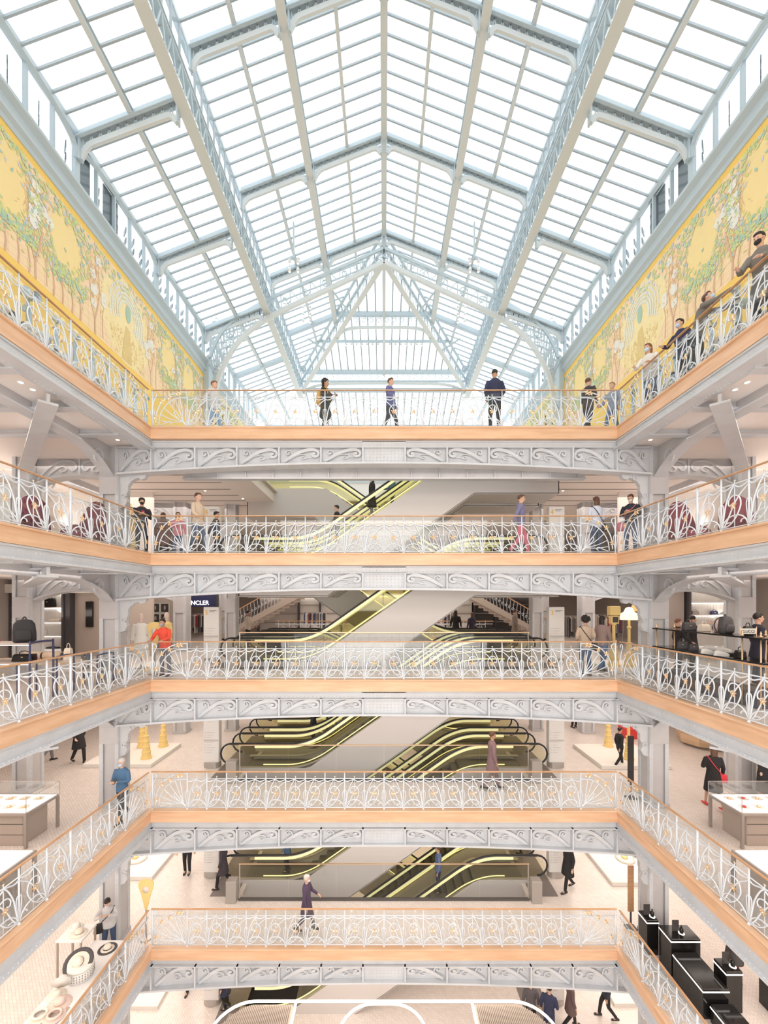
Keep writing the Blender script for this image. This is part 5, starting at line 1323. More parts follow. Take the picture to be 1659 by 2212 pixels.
tube_rack('navy tube framed low table nearest the left girder column, third floor', -8.2, -7.5, 10.9, 11.0 + 0.1 + .45, F[3], .84, shelves=(.4,)); tube_rack('second navy tube framed low table with flat goods, third floor left', -8.8, -7.85, 10.0, 10.55, F[3], .92, shelves=(.45,))
def partition(nm, x0, x1, y, z, h, m='wall'): return tag(MB().box(x0, x1, y, y + .12, z, z + h).build(nm, m), kind='structure')
for k, m in ((3, 'taupe'), (4, 'ceil')):
    partition('wall_back', -XW, -9.55, 17.2, F[k], 3.2, m); partition('wall_back', 11.0 if k == 3 else 9.7, XW, 17.2, F[k], 3.2, 'pale_linen' if k == 3 else m)
def shelving(label, x0, x1, y, z, zs, h, glow=True):
    t = thing('shelving_unit', label, 'shelves', (0, y, z)); MB().box(x0, x1, .28, .32, 0, h).build('back_panel', 'pale_linen', t)
    for x in (x0, x1): MB().box(x - .04, x + .04, -.02, .32, 0, h).build('side_post', 'charcoal', t)
    for q in zs: MB().box(x0 + .04, x1 - .04, 0, .28, q, q + .04).build('shelf', 'white', t); MB().box(x0 + .06, x1 - .06, .22, .26, q - .03, q - .005).build('shelf_light', 'shelf_glow', t)
    b = MB()
    for i in range(int((x1-x0)/.12)): b.box(x0 + .06 + i*.12, x0 + .075 + i*.12, .27, .28, 0, h)
    b.build('fluted_back', 'white', t)
    MB().box(x0 + .04, x1 - .04, .1, .26, h - .12, h - .08).build('cornice_light', 'shelf_glow', t); return t
shelving('backlit white shelving with bags between the column and the grey wall, third floor left', -14.6, -13.0, 16.85, F[3], (.3, .85, 1.4, 1.98, 2.55), 2.9)
shelving('second backlit shelving bay at the far left edge, third floor', -15.1, -14.7, 16.85, F[3], (.3, .85, 1.4, 1.98), 2.9)
for lab, x, q, w, h, m in (('black winged tote on the top backlit shelf, third floor left', -13.7, 2.02, .55, .36, 'gloss_black'), ('dark flat cap on the middle backlit shelf, third floor left', -14.2, 1.44, .3, .12, 'charcoal'), ('pair of beige slippers on the middle backlit shelf', -13.4, 1.44, .4, .10, 'straw'),
                      ('small white box bag on the lower backlit shelf', -13.9, .89, .22, .2, 'pale_linen'), ('dark sandals on the lowest backlit shelf, third floor left', -13.5, .34, .5, .06, 'charcoal')):
    bag(lab, (x, 17.0, F[3] + q), w, h, .16, m)
tag(MB().box(-12.25, -11.98, 17.1, 17.19, F[3] + 1.2, F[3] + 2.25).build('wall_screen', 'gloss_black'), 'tall narrow black screen on the grey wall, third floor left', 'screen')
tag(MB().box(-12.95, -12.75, 16.9, 17.19, F[3], F[3] + 2.9).build('dark_pilaster', 'charcoal'), 'dark steel pilaster beside the backlit shelving, third floor', 'pilaster')
# framed photographs further back
partition('wall_back', -11.6, -9.6, 20.2, F[3], 3.1, 'taupe')
for i, (x, z) in enumerate(((-11.05, 1.95), (-10.6, 1.95), (-11.05, 1.45), (-10.6, 1.45))):
    t = thing('framed_photo', 'dark framed photograph on the taupe wall, %s of the block of four' % ('upper left', 'upper right', 'lower left', 'lower right')[i], 'picture', (x, 20.15, F[3] + z))
    MB().box(-.21, .21, 0, .04, -.23, .23).build('frame', 'pale_linen', t); MB().box(-.18, .18, -.008, 0, -.2, .2).build('print', 'shop_dark', t); b = MB(); b.smooth = True; b.ell((0, -.012, 0), (.04 + .01*i, .006, .11)); b.build('pale_figure', 'warm_grey', t)
# lit shop sign further back
t = thing('shop_sign', 'lit white shop lettering on a dark blue fascia far back on the third floor, left', 'sign', (-10.6, 24.0, F[3] + 2.15)); MB().box(-.9, .9, 0, .2, -.2, .9).build('fascia', 'navy_tube', t); [MB().box(e*.95 - .06, e*.95 + .06, 0, .2, -2.15, .9).build('jamb', 'charcoal', t) for e in (-1, 1)]
lettering('lettering', 'NCLER', .34, 'case_light', t, (0, -.02, -.08), 'CENTER', .01)

# ---- clothes racks in the rear shops
GN = ('black', 'red', 'cream', 'navy', 'tan', 'white', 'charcoal', 'taupe')
GC = [col('garment_%d' % i, c, .85) for i, c in enumerate([(.03, .03, .04), (.30, .04, .05), (.55, .5, .45), (.06, .08, .16), (.45, .35, .26), (.7, .68, .66), (.14, .13, .13), (.26, .22, .2)])]
def garment_mesh(m, seed):
    r = random.Random(seed); L = r.uniform(.6, 1.05); b = MB()
    b.loft([[(-.02*f, -w, z), (.02*f, -w, z), (.02*f, w, z), (-.02*f, w, z)] for z, w, f in ((-L, .21, 1.4), (-.3, .2, 1.2), (-.08, .22, 1), (-.02, .08, .8))]); return b.mesh('garment', m)
GM = [garment_mesh(g, i) for i, g in enumerate(GC)]
def clothes_rack(label, loc, n, rz=0, seed=0):
    t = thing('clothes_rack', label, 'clothes rack', loc, rz); L = n*.075 + .1; b = MB(); b.smooth = True
    b.tube([(0, 0, 1.55), (L, 0, 1.55)], .015, 6)
    for x in (0, L): b.tube([(x, 0, 0), (x, 0, 1.56)], .015, 6); b.tube([(x, -.25, .02), (x, .25, .02)], .015, 6)
    b.build('rail_frame', 'steel', t); r = random.Random(seed)
    for i in range(n): gi = r.randrange(8); g = put('garment', GM[gi], None); g.location = (loc[0] + math.cos(rz)*(.08 + i*.075), loc[1] + math.sin(rz)*(.08 + i*.075), loc[2] + 1.53); g.rotation_euler = (0, 0, rz); tag(g, '%s garment, %s from left on the %s' % (GN[gi], ORD[i], label.split(',')[0]), 'garment', 'garments on the ' + label)
for i, (lab, x, y, n) in enumerate((('clothes rail far behind the right lamps, third floor', 8.6, 20.0, 12), ('clothes rail behind the right column, third floor', 10.3, 19.6, 11), ('clothes rail behind the right rear balustrade, third floor', 3.3, 27.0, 16),
                                    ('clothes rail behind the left rear balustrade, third floor', -5.2, 27.0, 18), ('clothes rail under the lit shop sign, third floor left', -11.0, 23.4, 14), ('clothes rail in the right rear shop, third floor', 11.6, 23.0, 12))):
    clothes_rack(lab, (x, y, F[3]), n, 0, i)
# dark shop fronts at the very back of the third floor and lit ones
for x0, x1, m, lab in ((-9.0, -6.2, 'wall', 'dark shop front at the left end of the rear hall'), (6.4, 11.0, 'shop_dark', 'dark shop front at the right end of the rear hall'), (-6.1, 6.3, 'pale_linen', 'pale lit shop wall across the rear hall')):
    t = thing('rear_boutique', lab + ', third floor', 'shop', (0, 29.6, F[3])); MB().box(x0, x1, .3, .5, 0, 3.1).build('rear_panel', m, t)
    for i in range(int((x1-x0)/1.5)): MB().box(x0 + i*1.5, x0 + i*1.5 + .08, 0, .3, 0, 3.1).build('mullion', 'charcoal', t)
    MB().box(x0, x1, .1, .3, 2.6, 2.66).build('light_line', 'case_light', t)
    for q in (.8, 1.4, 2.0): MB().box(x0 + .1, x1 - .1, .1, .3, q, q + .04).build('shelf', 'warm_grey', t)
# rear balustrade across the hall at the third floor with oak edge
t = thing('balustrade', 'far white balustrade with oak edge across the rear hall, third floor', 'railing', (0, 25.2, F[3]))
MB().box(-6.6, 6.6, 0, .12, -.3, .06).build('oak_edge', 'wood', t); MB().tube([(-6.6, .05, .9), (6.6, .05, .9)], .02, 6).build('rail_bar', 'rail_iron', t); MB().box(-6.6, 6.6, .02, .08, 1.05, 1.09).build('handrail', 'wood_rail', t)
for i in range(20): put('post', POST, t, (-6.4 + i*.66, .05, .05)); put('scrollwork', MS['sL' if i < 10 else 'sR'], t, (-6.4 + i*.66, .05, .05)) if i < 19 else None
# rear stairs
def stair(s, sd):
    t = thing('staircase', 'ornate iron staircase climbing towards the middle behind the escalators, third floor %s' % sd, 'staircase', (0, 23.4, F[3])); n = 16
    b = MB()
    for i in range(n): x = 9.2 - i*.30; b.box(s*(x - .3), s*x, 0, 1.3, .17*i, .17*(i+1)); 
    b.build('steps', 'taupe', t)
    b = MB(); b.prism([(s*9.4, -.0), (s*9.4, .25), (s*4.2, 3.2), (s*4.2, 2.75)], 'y', -.08, 0); b.build('stringer', 'taupe', t)
    b = MB(); b.bar((s*9.3, -.05, 1.15), (s*4.3, -.05, 4.0), .04, .05); b.build('handrail', 'wood_rail', t)
    b = MB()
    for i in range(26):
        x = 9.2 - i*.19; z = .2 + (9.3 - x)*.567; b.tube([(s*x, -.05, z), (s*(x - .06), -.05, z + .5), (s*x, -.05, z + .95)], .010, 4); b.tube(spiral(s*(x - .09), z + .5, .09, .02, 0, 400, -.05, 10), .010, 4)
    b.build('balusters', 'rail_iron', t)
stair(-1, 'left'); stair(1, 'right')

# ---- third floor right: black shelves running front to back with bags and shoes
t = thing('glass_shelf_unit', 'black edged double shelf on brass posts with bags and shoes, third floor right', 'display shelf', (0, 0, F[3]))
ZS = (.95, 1.46)
for q in ZS: MB().bbox(7.72, 8.35, 8.5, 12.0, q, q + .035, .01).build('shelf', 'gloss_black', t)
for x in (7.78, 8.29):
    for y in (8.6, 9.05, 11.9):
        b = MB(); b.smooth = True; b.tube([(x, y, 0), (x, y, 1.54)], .016, 8); b.lathe([(.03, 1.50), (.035, 1.52), (.012, 1.55), (.022, 1.58), (.004, 1.63)], c=(x, y, 0), n=10); b.build('brass_post', 'brass', t)
MB().box(8.3, 8.31, 8.6, 11.9, .04, .94).build('back_glass', 'glass', t); MB().bbox(7.8, 8.28, 8.7, 11.8, .0, .35, .01).build('base_drawer', 'charcoal', t)
zt = F[3] + 1.495; zl = F[3] + .985
bag('dark green leather bag on the left of the upper shelf, third floor right', (7.98, 10.9, zt), .30, .21, .15, 'charcoal', R(-6)); bag('cream duffel bag on the upper shelf, third floor right', (8.1, 10.55, zt), .26, .18, .16, 'straw', R(10))
backpack('dark backpack in the middle of the upper shelf, third floor right', (8.0, 9.75, zt), 'charcoal', R(10), .86); backpack('blush rounded backpack behind the cream duffel', (8.2, 10.2, zt), 'blush', 0, .62); bag('small black round bag behind the name plate, upper shelf', (8.12, 9.3, zt), .18, .2, .1, 'gloss_black')
t = thing('name_plate', 'small white name plate in a brass frame on the upper shelf, third floor right', 'sign', (7.98, 9.12, zt)); MB().box(-.17, .17, 0, .015, .04, .16).build('plate', 'pale_linen', t)
for e in (-1, 1): MB().tube([(e*.18, .007, 0), (e*.18, .007, .2)], .009, 6).build('brass_post', 'brass', t)
lettering('lettering', 'GUCCI', .085, 'black', t, (0, -.003, .07), 'CENTER', .001)
bag('dark flap bag with red strap at the left of the lower shelf', (7.95, 11.1, zl), .24, .2, .08, 'charcoal', R(-20)); bag('second dark flap bag with red strap on the lower shelf', (7.95, 10.7, zl), .2, .17, .08, 'charcoal', R(-20))
for (x, y, z, lab) in ((8.12, 10.35, .06, 'white sneaker on the raised step, left one of the back pair'), (8.12, 9.95, .06, 'white sneaker on the raised step, right one of the back pair'), (7.86, 10.1, 0, 'white sneaker at the front of the lower shelf, left one'), (7.86, 9.7, 0, 'white sneaker at the front of the lower shelf, right one')): sneaker(lab, (x, y, zl + z), R(70))
tag(MB().bbox(8.0, 8.27, 9.75, 10.5, zl - .0, zl + .058, .006).build('shoe_step', 'gloss_black'), 'small black riser under the back pair of white sneakers', 'riser')
bag('black top handle bag at the right of the lower shelf', (7.95, 9.3, zl), .22, .18, .12, 'gloss_black', R(10))
tag(MB().box(-XW, -11.7, 16.7, 17.3, F[3] + 2.6, F[3] + 2.95).build('shop_fascia', 'pale_linen'), 'pale fascia above the backlit shelving and grey wall, third floor left', 'fascia')
shelving('bright backlit shelving with small bags behind the shelf unit, third floor right', 11.9, 13.6, 16.2, F[3], (.5, 1.1, 1.7, 2.2), 2.9)
for lab, x, q, m in (('small grey camera bag on the bright right shelving', 12.2, 1.74, 'warm_grey'), ('small blue bag on the bright right shelving', 12.9, 1.14, 'navy_tube'), ('small violet boxed item on the upper bright right shelf', 12.95, 1.74, 'navy_tube')): bag(lab, (x, 16.35, F[3] + q), .26, .14, .12, m)
tag(MB().bbox(10.8, 11.75, 16.3, 16.8, F[3], F[3] + 2.75, .01).build('tall_cabinet', 'warm_grey'), 'tall brown cabinet left of the bright shelving, third floor right', 'cabinet')

# ---- fourth floor: armchairs, counters, mannequin shop
def armchair(label, loc, rz, m, hoop=True):
    t = thing('armchair', label, 'armchair', loc, rz); b = MB(); b.smooth = True
    b.loft([[(rx*math.copysign(abs(math.cos(a))**.6, math.cos(a)), ry*math.copysign(abs(math.sin(a))**.6, math.sin(a)), z) for a in [2*PI*i/18 for i in range(18)]] for z, rx, ry in ((.26, .30, .28), (.29, .34, .32), (.42, .35, .33), (.47, .31, .29))]); b.build('seat', m, t)
    b = MB(); b.smooth = True; H = 1.35 if hoop else .82; rings = []
    for i in range(13):
        a = PI*(i/12); w = .36; z = .35 + (H - .35)*math.sin(a)**.6; x = -w*math.cos(a)*1.0; y = .05 + .28*math.sin(a)**.5
        rings.append([(x, y - .05, .3), (x, y + .05, .3), (x, y + .05, z), (x, y - .05, z)])
    b.loft(rings); b.build('backrest', m, t)
    for sx in (-1, 1):
        for sy in (-1, 1): MB().tube([(sx*.24, sy*.22, .28), (sx*.27, sy*.25, 0)], .022, 6).build('leg', 'wood_rail', t)
    return t
armchair('tall hooped wine coloured armchair behind the left fourth floor railing', (-8.85, 10.5, F[4]), R(40), 'wine'); armchair('second tall wine armchair beside the hooped one, fourth floor left', (-7.95, 11.15, F[4]), R(-10), 'wine')
armchair('low plum armchair nearest the left girder column, fourth floor', (-8.75, 11.7, F[4]), R(20), 'wine', False)
armchair('tall cherry red armchair behind the right fourth floor railing', (8.95, 10.6, F[4]), R(-40), 'cherry'); armchair('second cherry red armchair at the right, fourth floor', (8.1, 11.1, F[4]), R(10), 'cherry'); armchair('low cherry chair nearest the right girder column, fourth floor', (8.9, 11.75, F[4]), R(-20), 'cherry', False)
for s, sd in ((-1, 'left'), (1, 'right')):
    tag(MB().bbox(min(s*8.05, s*9.6), max(s*8.05, s*9.6), 8.2, 9.0, F[4], F[4] + 1.12, .02).build('service_counter', 'white'), 'white lacquered counter at the %s edge of the view, fourth floor' % sd, 'counter')
    t = thing('wine_table', 'small round table between the armchairs, fourth floor %s' % sd, 'table', (s*9.6, 11.3, F[4])); b = MB(); b.smooth = True; b.lathe([(.16, 0), (.16, .02), (.03, .04), (.03, .48), (.26, .5), (.26, .53)], n=18); b.build('pedestal_top', 'wood_rail', t)
# ceiling light slots and downlights seen from below
for k in (4, 5):
    for s, sd in ((-1, 'left'), (1, 'right')):
        for j in range(6):
            y = 14.9 + j*.95; t = MB().box(s*6.2, s*10.8, y - .035, y + .035, F[k] - .515, F[k] - .50)
            tag(t.build('ceiling_slot', 'warm_grey'), 'narrow grey slot in the %s ceiling under the %s floor, %s from the bridge' % (sd, LEV[k], ORD[j]), 'ceiling slot')
n_ = 0
for k in (2, 3, 4, 5):
    for s, sd in ((-1, 'left'), (1, 'right')):
        for di, (x, y) in enumerate(((7.5, 8.6), (7.5, 8.9), (7.45, 11.4), (7.45, 11.65), (9.6, 10.2), (9.9, 10.2), (6.6, 15.4), (7.3, 17.0), (6.2, 18.3), (9.6, 15.4))):
            t = thing('downlight', 'recessed ceiling downlight under the %s floor, %s side, %s of ten from the camera' % (LEV[k], sd, ORD[(0, 1, 4, 5, 2, 3, 7, 8, 9, 6)[di]]), 'downlight', (s*x, y, F[k] - .5), 0, 'downlights under the %s floor, %s side' % (LEV[k], sd))
            MB().lathe([(.062, -.012), (.07, 0)], n=12).build('rim', 'white', t); MB().lathe([(.045, -.016), (.045, -.010)], n=12).build('lens', 'lamp', t)

# ---- second floor: glass display cases
def display_case(label, x0, x1, y0, y1, z, s, glass_=True):
    t = thing('display_case', label, 'display case', (0, 0, z)); MB().bbox(x0, x1, y0, y1, .80, .86, .008).build('table_top', 'warm_grey', t); MB().box(x0 + .05, x1 - .05, y0 + .05, y1 - .05, .86, .868).build('lit_tray', 'case_light', t)
    for x in (x0 + .03, x1 - .03):
        for y in (y0 + .03, y1 - .03): MB().box(x - .03, x + .03, y - .03, y + .03, 0, .80).build('leg', 'warm_grey', t)
    if glass_:
        g = MB(); h = 1.2
        for q in ([(x0, y0), (x1, y0)], [(x1, y0), (x1, y1)], [(x1, y1), (x0, y1)], [(x0, y1), (x0, y0)]): g.add([(*q[0], .86), (*q[1], .86), (*q[1], h), (*q[0], h)], [(0, 1, 2, 3)])
        g.add([(x0, y0, h), (x1, y0, h), (x1, y1, h), (x0, y1, h)], [(0, 1, 2, 3)]); g.build('glass_case', 'glass', t)
        b = MB()
        for x in (x0, x1):
            for y in (y0, y1): b.box(x - .006, x + .006, y - .006, y + .006, .86, h)
        for a in ((x0, y0, x1, y0), (x0, y1, x1, y1), (x0, y0, x0, y1), (x1, y0, x1, y1)): b.tube([(a[0], a[1], h), (a[2], a[3], h)], .006, 4)
        b.build('glass_edges', 'warm_grey', t)
    MB().bbox(min(x0, x1) + .25, max(x0, x1) - .2, y0 + .15, y1 - .15, 0, .78, .01).build('drawer_base', 'taupe', t)
    for q in (.26, .52): MB().box(x0 + .25, x1 - .2, y0 + .143, y0 + .15, q, q + .012).build('drawer_gap', 'dark', t)
    return t
for s, sd in ((-1, 'left'), (1, 'right')):
    xa, xb = sorted((s*8.68, s*10.9)); display_case('glass topped jewellery case on grey legs, %s side of the second floor' % sd, xa, xb, 10.1, 11.15, F[2], s)
    xa, xb = sorted((s*7.2, s*9.9)); display_case('open white topped display table nearest the camera, %s side of the second floor' % sd, xa, xb, 7.3, 8.65, F[2], s, False)
    for i in range(9):
        x = s*(8.95 + (i % 5)*.36); y = 10.35 + (i//5)*.45
        t = thing('jewellery_dish', 'small pale dish with %s in the lit %s case, %s row, %s outwards' % ('gold jewellery' if s < 0 or i % 2 else 'a red trinket', sd, 'front' if i < 5 else 'back', ORD[i % 5]), 'dish', (x, y, F[2] + .868), 0, 'dishes in the %s jewellery case' % sd)
        b = MB(); b.smooth = True; b.lathe([(.10, 0), (.125, .03), (.12, .045), (.09, .03)], n=14); b.build('dish', 'straw' if s < 0 else 'pale_linen', t); b = MB(); b.smooth = True; b.ell((0, 0, .05), (.05, .04, .03), 8, 6); b.build('trinket', 'gold' if s < 0 or i % 2 else 'red', t)
t = thing('table_mirror', 'tilted table mirror on the white display table, second floor left', 'mirror', (-7.75, 8.1, F[2] + .868), R(15)); MB().box(-.17, .17, -.01, .01, .03, .42).build('mirror_glass', 'mirror', t); MB().box(-.19, .19, -.02, .02, .0, .03).build('mirror_foot', 'straw', t)
t = thing('table_mirror', 'framed table mirror on the white display table, second floor right', 'mirror', (8.3, 7.85, F[2] + .868), R(-15)); MB().box(-.17, .17, -.01, .01, .03, .42).build('mirror_glass', 'mirror', t); MB().box(-.19, .19, -.02, .02, .0, .03).build('mirror_foot', 'straw', t)
t = thing('pump_bottle', 'clear sanitiser pump bottle on a white box, second floor right', 'bottle', (7.75, 8.2, F[2] + .948)); b = MB(); b.smooth = True; b.lathe([(.04, 0), (.042, .12), (.02, .15), (.012, .17), (.012, .2)], n=12); b.build('bottle_body', 'pale_linen', t); MB().tube([(0, 0, .2), (-.04, 0, .21)], .008, 6).build('pump', 'white', t)
tag(MB().bbox(7.6, 7.95, 8.05, 8.35, F[2] + .868, F[2] + .947, .005).build('white_box', 'white'), 'small white box under the pump bottle, second floor right', 'box')
# floor level banner signs by the right column
for k in (1, 2):
    t = thing('banner_stand', 'tall narrow dark banner on a stand beside the right girder column, %s floor' % LEV[k], 'banner', (7.55, 12.75, F[k])); MB().box(-.09, .09, -.015, .015, .5, 1.9).build('banner', 'shop_dark' if k == 2 else 'wood_rail', t); MB().box(-.02, .02, -.02, .02, 0, .5).build('stand_post', 'charcoal', t); MB().box(-.15, .15, -.12, .12, 0, .02).build('stand_foot', 'charcoal', t)
# orange upholstered block and red seat, second floor right rear
t = thing('round_pouf', 'angular orange brown pouf at the back right of the second floor', 'pouf', (13.4, 17.5, F[2])); MB().lathe([(.9, .12), (.95, .3), (.95, .5)], n=8).build('seat', 'oakpale', t); MB().lathe([(.7, 0), (.7, .12)], n=8).build('plinth', 'warm_grey', t)
tag(MB().bbox(10.6, 12.0, 18.2, 18.9, F[2], F[2] + .45, .03).build('low_bench', 'red'), 'low red bench far back on the second floor right', 'bench')

# ---- first floor left: hats
t = thing('hat_table', 'long white display table with hats on the first floor left', 'table', (0, 0, F[1])); MB().bbox(-7.85, -7.02, 6.6, 11.3, .74, .80, .01).build('table_top', 'white', t)
for x in (-7.78, -7.1):
    for y in (6.7, 9.0, 11.2): MB().box(x - .025, x + .025, y - .025, y + .025, 0, .74).build('leg', 'taupe', t)
t = thing('side_table', 'small raised table with taupe legs and a straw hat, first floor left', 'table', (-8.3, 11.25, F[1])); MB().bbox(-.34, .34, -.3, .3, 1.0, 1.05, .01).build('table_top', 'white', t)
for x in (-.31, .31):
    for y in (-.27, .27): MB().box(x - .02, x + .02, y - .02, y + .02, 0, 1.0).build('leg', 'taupe', t)
def hat(label, loc, m, band, r=.2, cr=.095, ch=.11, tilt=(0, 0, 0), brim=None):
    t = thing('hat', label, 'hat', loc); t.rotation_euler = tilt; b = MB(); b.smooth = True
    b.lathe([(r, .004), (r*.98, .014), (cr*1.25, .012), (cr, .03), (cr*.97, ch*.7), (cr*.8, ch*.96), (cr*.3, ch), (.003, ch*.97)], n=22, sx=1, sy=.92); b.build('crown_and_brim', m, t)
    if brim: b = MB(); b.smooth = True; b.lathe([(r*1.0, .006), (r*.985, .019), (r*.72, .019), (r*.72, .012)], n=22, sy=.92); b.build('brim_edge', brim, t)
    b = MB(); b.smooth = True; b.lathe([(cr*1.05, .022), (cr*1.03, .05), (cr*.97, .05)], n=22, sy=.92); b.build('hat_band', band, t); return t
ZT = F[1] + .80
t = thing('hat_box', 'round white patterned hat box on the white hat table', 'hat box', (-7.42, 10.2, ZT)); b = MB(); b.smooth = True; b.lathe([(.27, 0), (.27, .26)], n=24); b.build('drum', 'white', t); b = MB(); b.smooth = True; b.lathe([(.28, .25), (.28, .31), (.26, .32)], n=24); b.build('lid', 'pale_linen', t)
b = MB()
for q in (.06, .12, .18):
    for i in range(30): a = 2*PI*i/30; b.box(.272*math.cos(a) - .008, .272*math.cos(a) + .008, .272*math.sin(a) - .008, .272*math.sin(a) + .008, q, q + .03)
b.build('box_pattern', 'warm_grey', t)
hat('large black brimmed hat with a cream crown leaning on the hat box', (-7.48, 10.2, ZT + .34), 'straw', 'charcoal', .33, .12, .15, (R(38), 0, R(10)), 'charcoal')
hat('cream hat with a dark brim lying flat at the back of the hat table', (-7.3, 11.0, ZT), 'straw', 'charcoal', .23, .10, .11, (0, 0, 0), 'charcoal')
hat('tall cream hat propped upright in front of the hat box', (-7.55, 9.75, ZT + .26), 'pale_linen', 'gloss_black', .2, .1, .13, (R(-70), 0, R(20)))
hat('wide cream sun hat on the left edge of the hat table', (-7.62, 9.95 - .25, ZT), 'straw', 'pale_linen', .2, .09, .12); hat('blush pink hat in the middle of the hat table', (-7.4, 9.5, ZT), 'blush', 'beige', .25, .11, .12)
hat('cream hat at the very front of the hat table', (-7.6, 8.85, ZT), 'straw', 'blush', .18, .09, .1); hat('straw hat on the small raised side table', (-8.2, 11.2, F[1] + 1.05), 'straw', 'warm_grey', .21, .1, .12); hat('white felt hat with upturned brim behind the straw hat, raised side table', (-8.42, 11.4, F[1] + 1.05), 'pale_linen', 'straw', .18, .1, .13)
for lab, x, y, m in (('pale straw visor ring on the hat table', -7.6, 9.2, 'straw'), ('rose coloured visor ring on a brown board, hat table', -7.28, 9.2, 'blush')):
    t = thing('visor', lab, 'visor', (x, y, ZT + .05)); b = MB(); b.smooth = True; b.tube([(.13*math.cos(a), .12*math.sin(a), .02) for a in [2*PI*i/20 for i in range(20)]], .028, 6, close=True); b.build('headband', m, t); b = MB(); b.lathe([(.21, -.035), (.14, -.02), (.12, -.01)], n=20, cap=False); b.build('brim', m, t)
tag(MB().bbox(-7.5, -7.1, 8.98, 9.42, ZT, ZT + .012, .003).build('brown_board', 'taupe'), 'thin brown board under the rose visor on the hat table', 'board')

# ---- first floor right: black lit plinths
def plinth(label, x0, x1, y0, y1, h, kind='box'):
    t = thing('display_plinth', label, 'plinth', (0, 0, F[1])); MB().bbox(x0, x1, y0, y1, 0, h, .01).build('plinth_body', 'gloss_black', t)
    b = MB(); b.box(x0 - .004, x1 + .004, y0 - .006, y0, h - .09, h - .06); b.box(x0 - .006, x0, y0, y1, h - .09, h - .06); b.build('light_line', 'case_light', t); return t
plinth('black plinth with a white light line, rearmost of the row, first floor right', 7.42, 7.75, 11.75, 12.15, .98); plinth('wide black lit plinth second in the row, first floor right', 7.62, 8.4, 11.05, 11.55, 1.02)
plinth('long low black counter with drawers in the middle of the row, first floor right', 7.62, 8.25, 9.95, 11.0, .72); plinth('black lit plinth towards the front of the row, first floor right', 8.1, 8.55, 10.05, 10.4, .95) if False else plinth('black lit plinth at the front right of the row, first floor right', 8.3, 8.7, 10.1, 10.5, 1.0)
plinth('low open black cube with a bright base line, front of the row, first floor right', 7.75, 8.28, 9.35, 9.9, .42); plinth('long black lit counter behind the visitor in red trousers', 9.35, 11.5, 9.6, 10.4, .85)
for lab, x, y, h in (('small black bottle with a portrait card on the rearmost plinth', 7.58, 11.95, .98), ('black bottle and card on the wide lit plinth', 7.95, 11.3, 1.02), ('black bottle and card on the front right plinth', 8.5, 10.3, 1.0)):
    t = thing('perfume_display', lab, 'perfume bottle', (x, y, F[1] + h)); MB().box(-.12, .06, .02, .03, 0, .30).build('card', 'shop_dark', t); b = MB(); b.smooth = True; b.lathe([(.045, 0), (.05, .02), (.045, .13), (.015, .16), (.02, .17), (.02, .21)], c=(.08, -.05, 0), n=12); b.build('bottle', 'gloss_black', t); b = MB(); b.lathe([(.075, 0), (.075, .008)], c=(.08, -.05, 0), n=16); b.build('light_ring', 'case_light', t)

col('fluted_beige', (.60, .50, .42), .6)
# ---- ground floor: canopy with glowing hoops
t = thing('lit_canopy', 'fluted beige canopy edged with glowing rounded light tubes at the bottom of the light well', 'canopy', (0, 0, 3.0))
def rr(x0, x1, y0, y1, r, n=8):
    P = []
    for cx, cy, a0 in ((x1 - r, y1 - r, 0), (x0 + r, y1 - r, 90), (x0 + r, y0 + r, 180), (x1 - r, y0 + r, 270)):
        for i in range(n + 1): a = R(a0 + 90*i/n); P.append((cx + r*math.cos(a), cy + r*math.sin(a), 0))
    return P
b = MB(); b.smooth = True; b.tube(rr(-4.72, 4.72, 6.0, 12.1, 1.0), .036, 8, close=True); b.build('light_tube', 'ledw', t)
b = MB(); b.smooth = True; b.tube(rr(-1.22, 1.16, 7.0, 12.02, .9), .034, 8, close=True); b.build('light_tube', 'ledw', t)
for x in (-2.55, 2.55): b = MB(); b.tube([(x, 6.1, 0), (x, 12.06, 0)], .04, 8); b.build('light_tube', 'ledw', t)
for x0, x1 in ((-4.62, -2.62), (2.62, 4.62)):
    b = MB()
    for i in range(40):
        x = x0 + (x1 - x0)*i/40; e = abs(x) - 3.7; ye = 12.0 - (max(0, e)**2)*.9; b.box(x, x + .035, 6.4, ye, -.05, .0)
    b.prism([(x0, 6.4), (x1, 6.4), (x1, 12.0 if x1 < 4 else 11.2), (x0 if x0 > 0 else x0, 12.0 if x0 > 0 else 11.2)], 'z', -.08, -.05); b.build('fluted_panel', 'fluted_beige', t)
for x in (-4.3, 4.3):
    for y in (6.8, 11.0): MB().tube([(x, y, -3.0), (x, y, -.08)], .05, 10).build('canopy_post', 'brass', t)

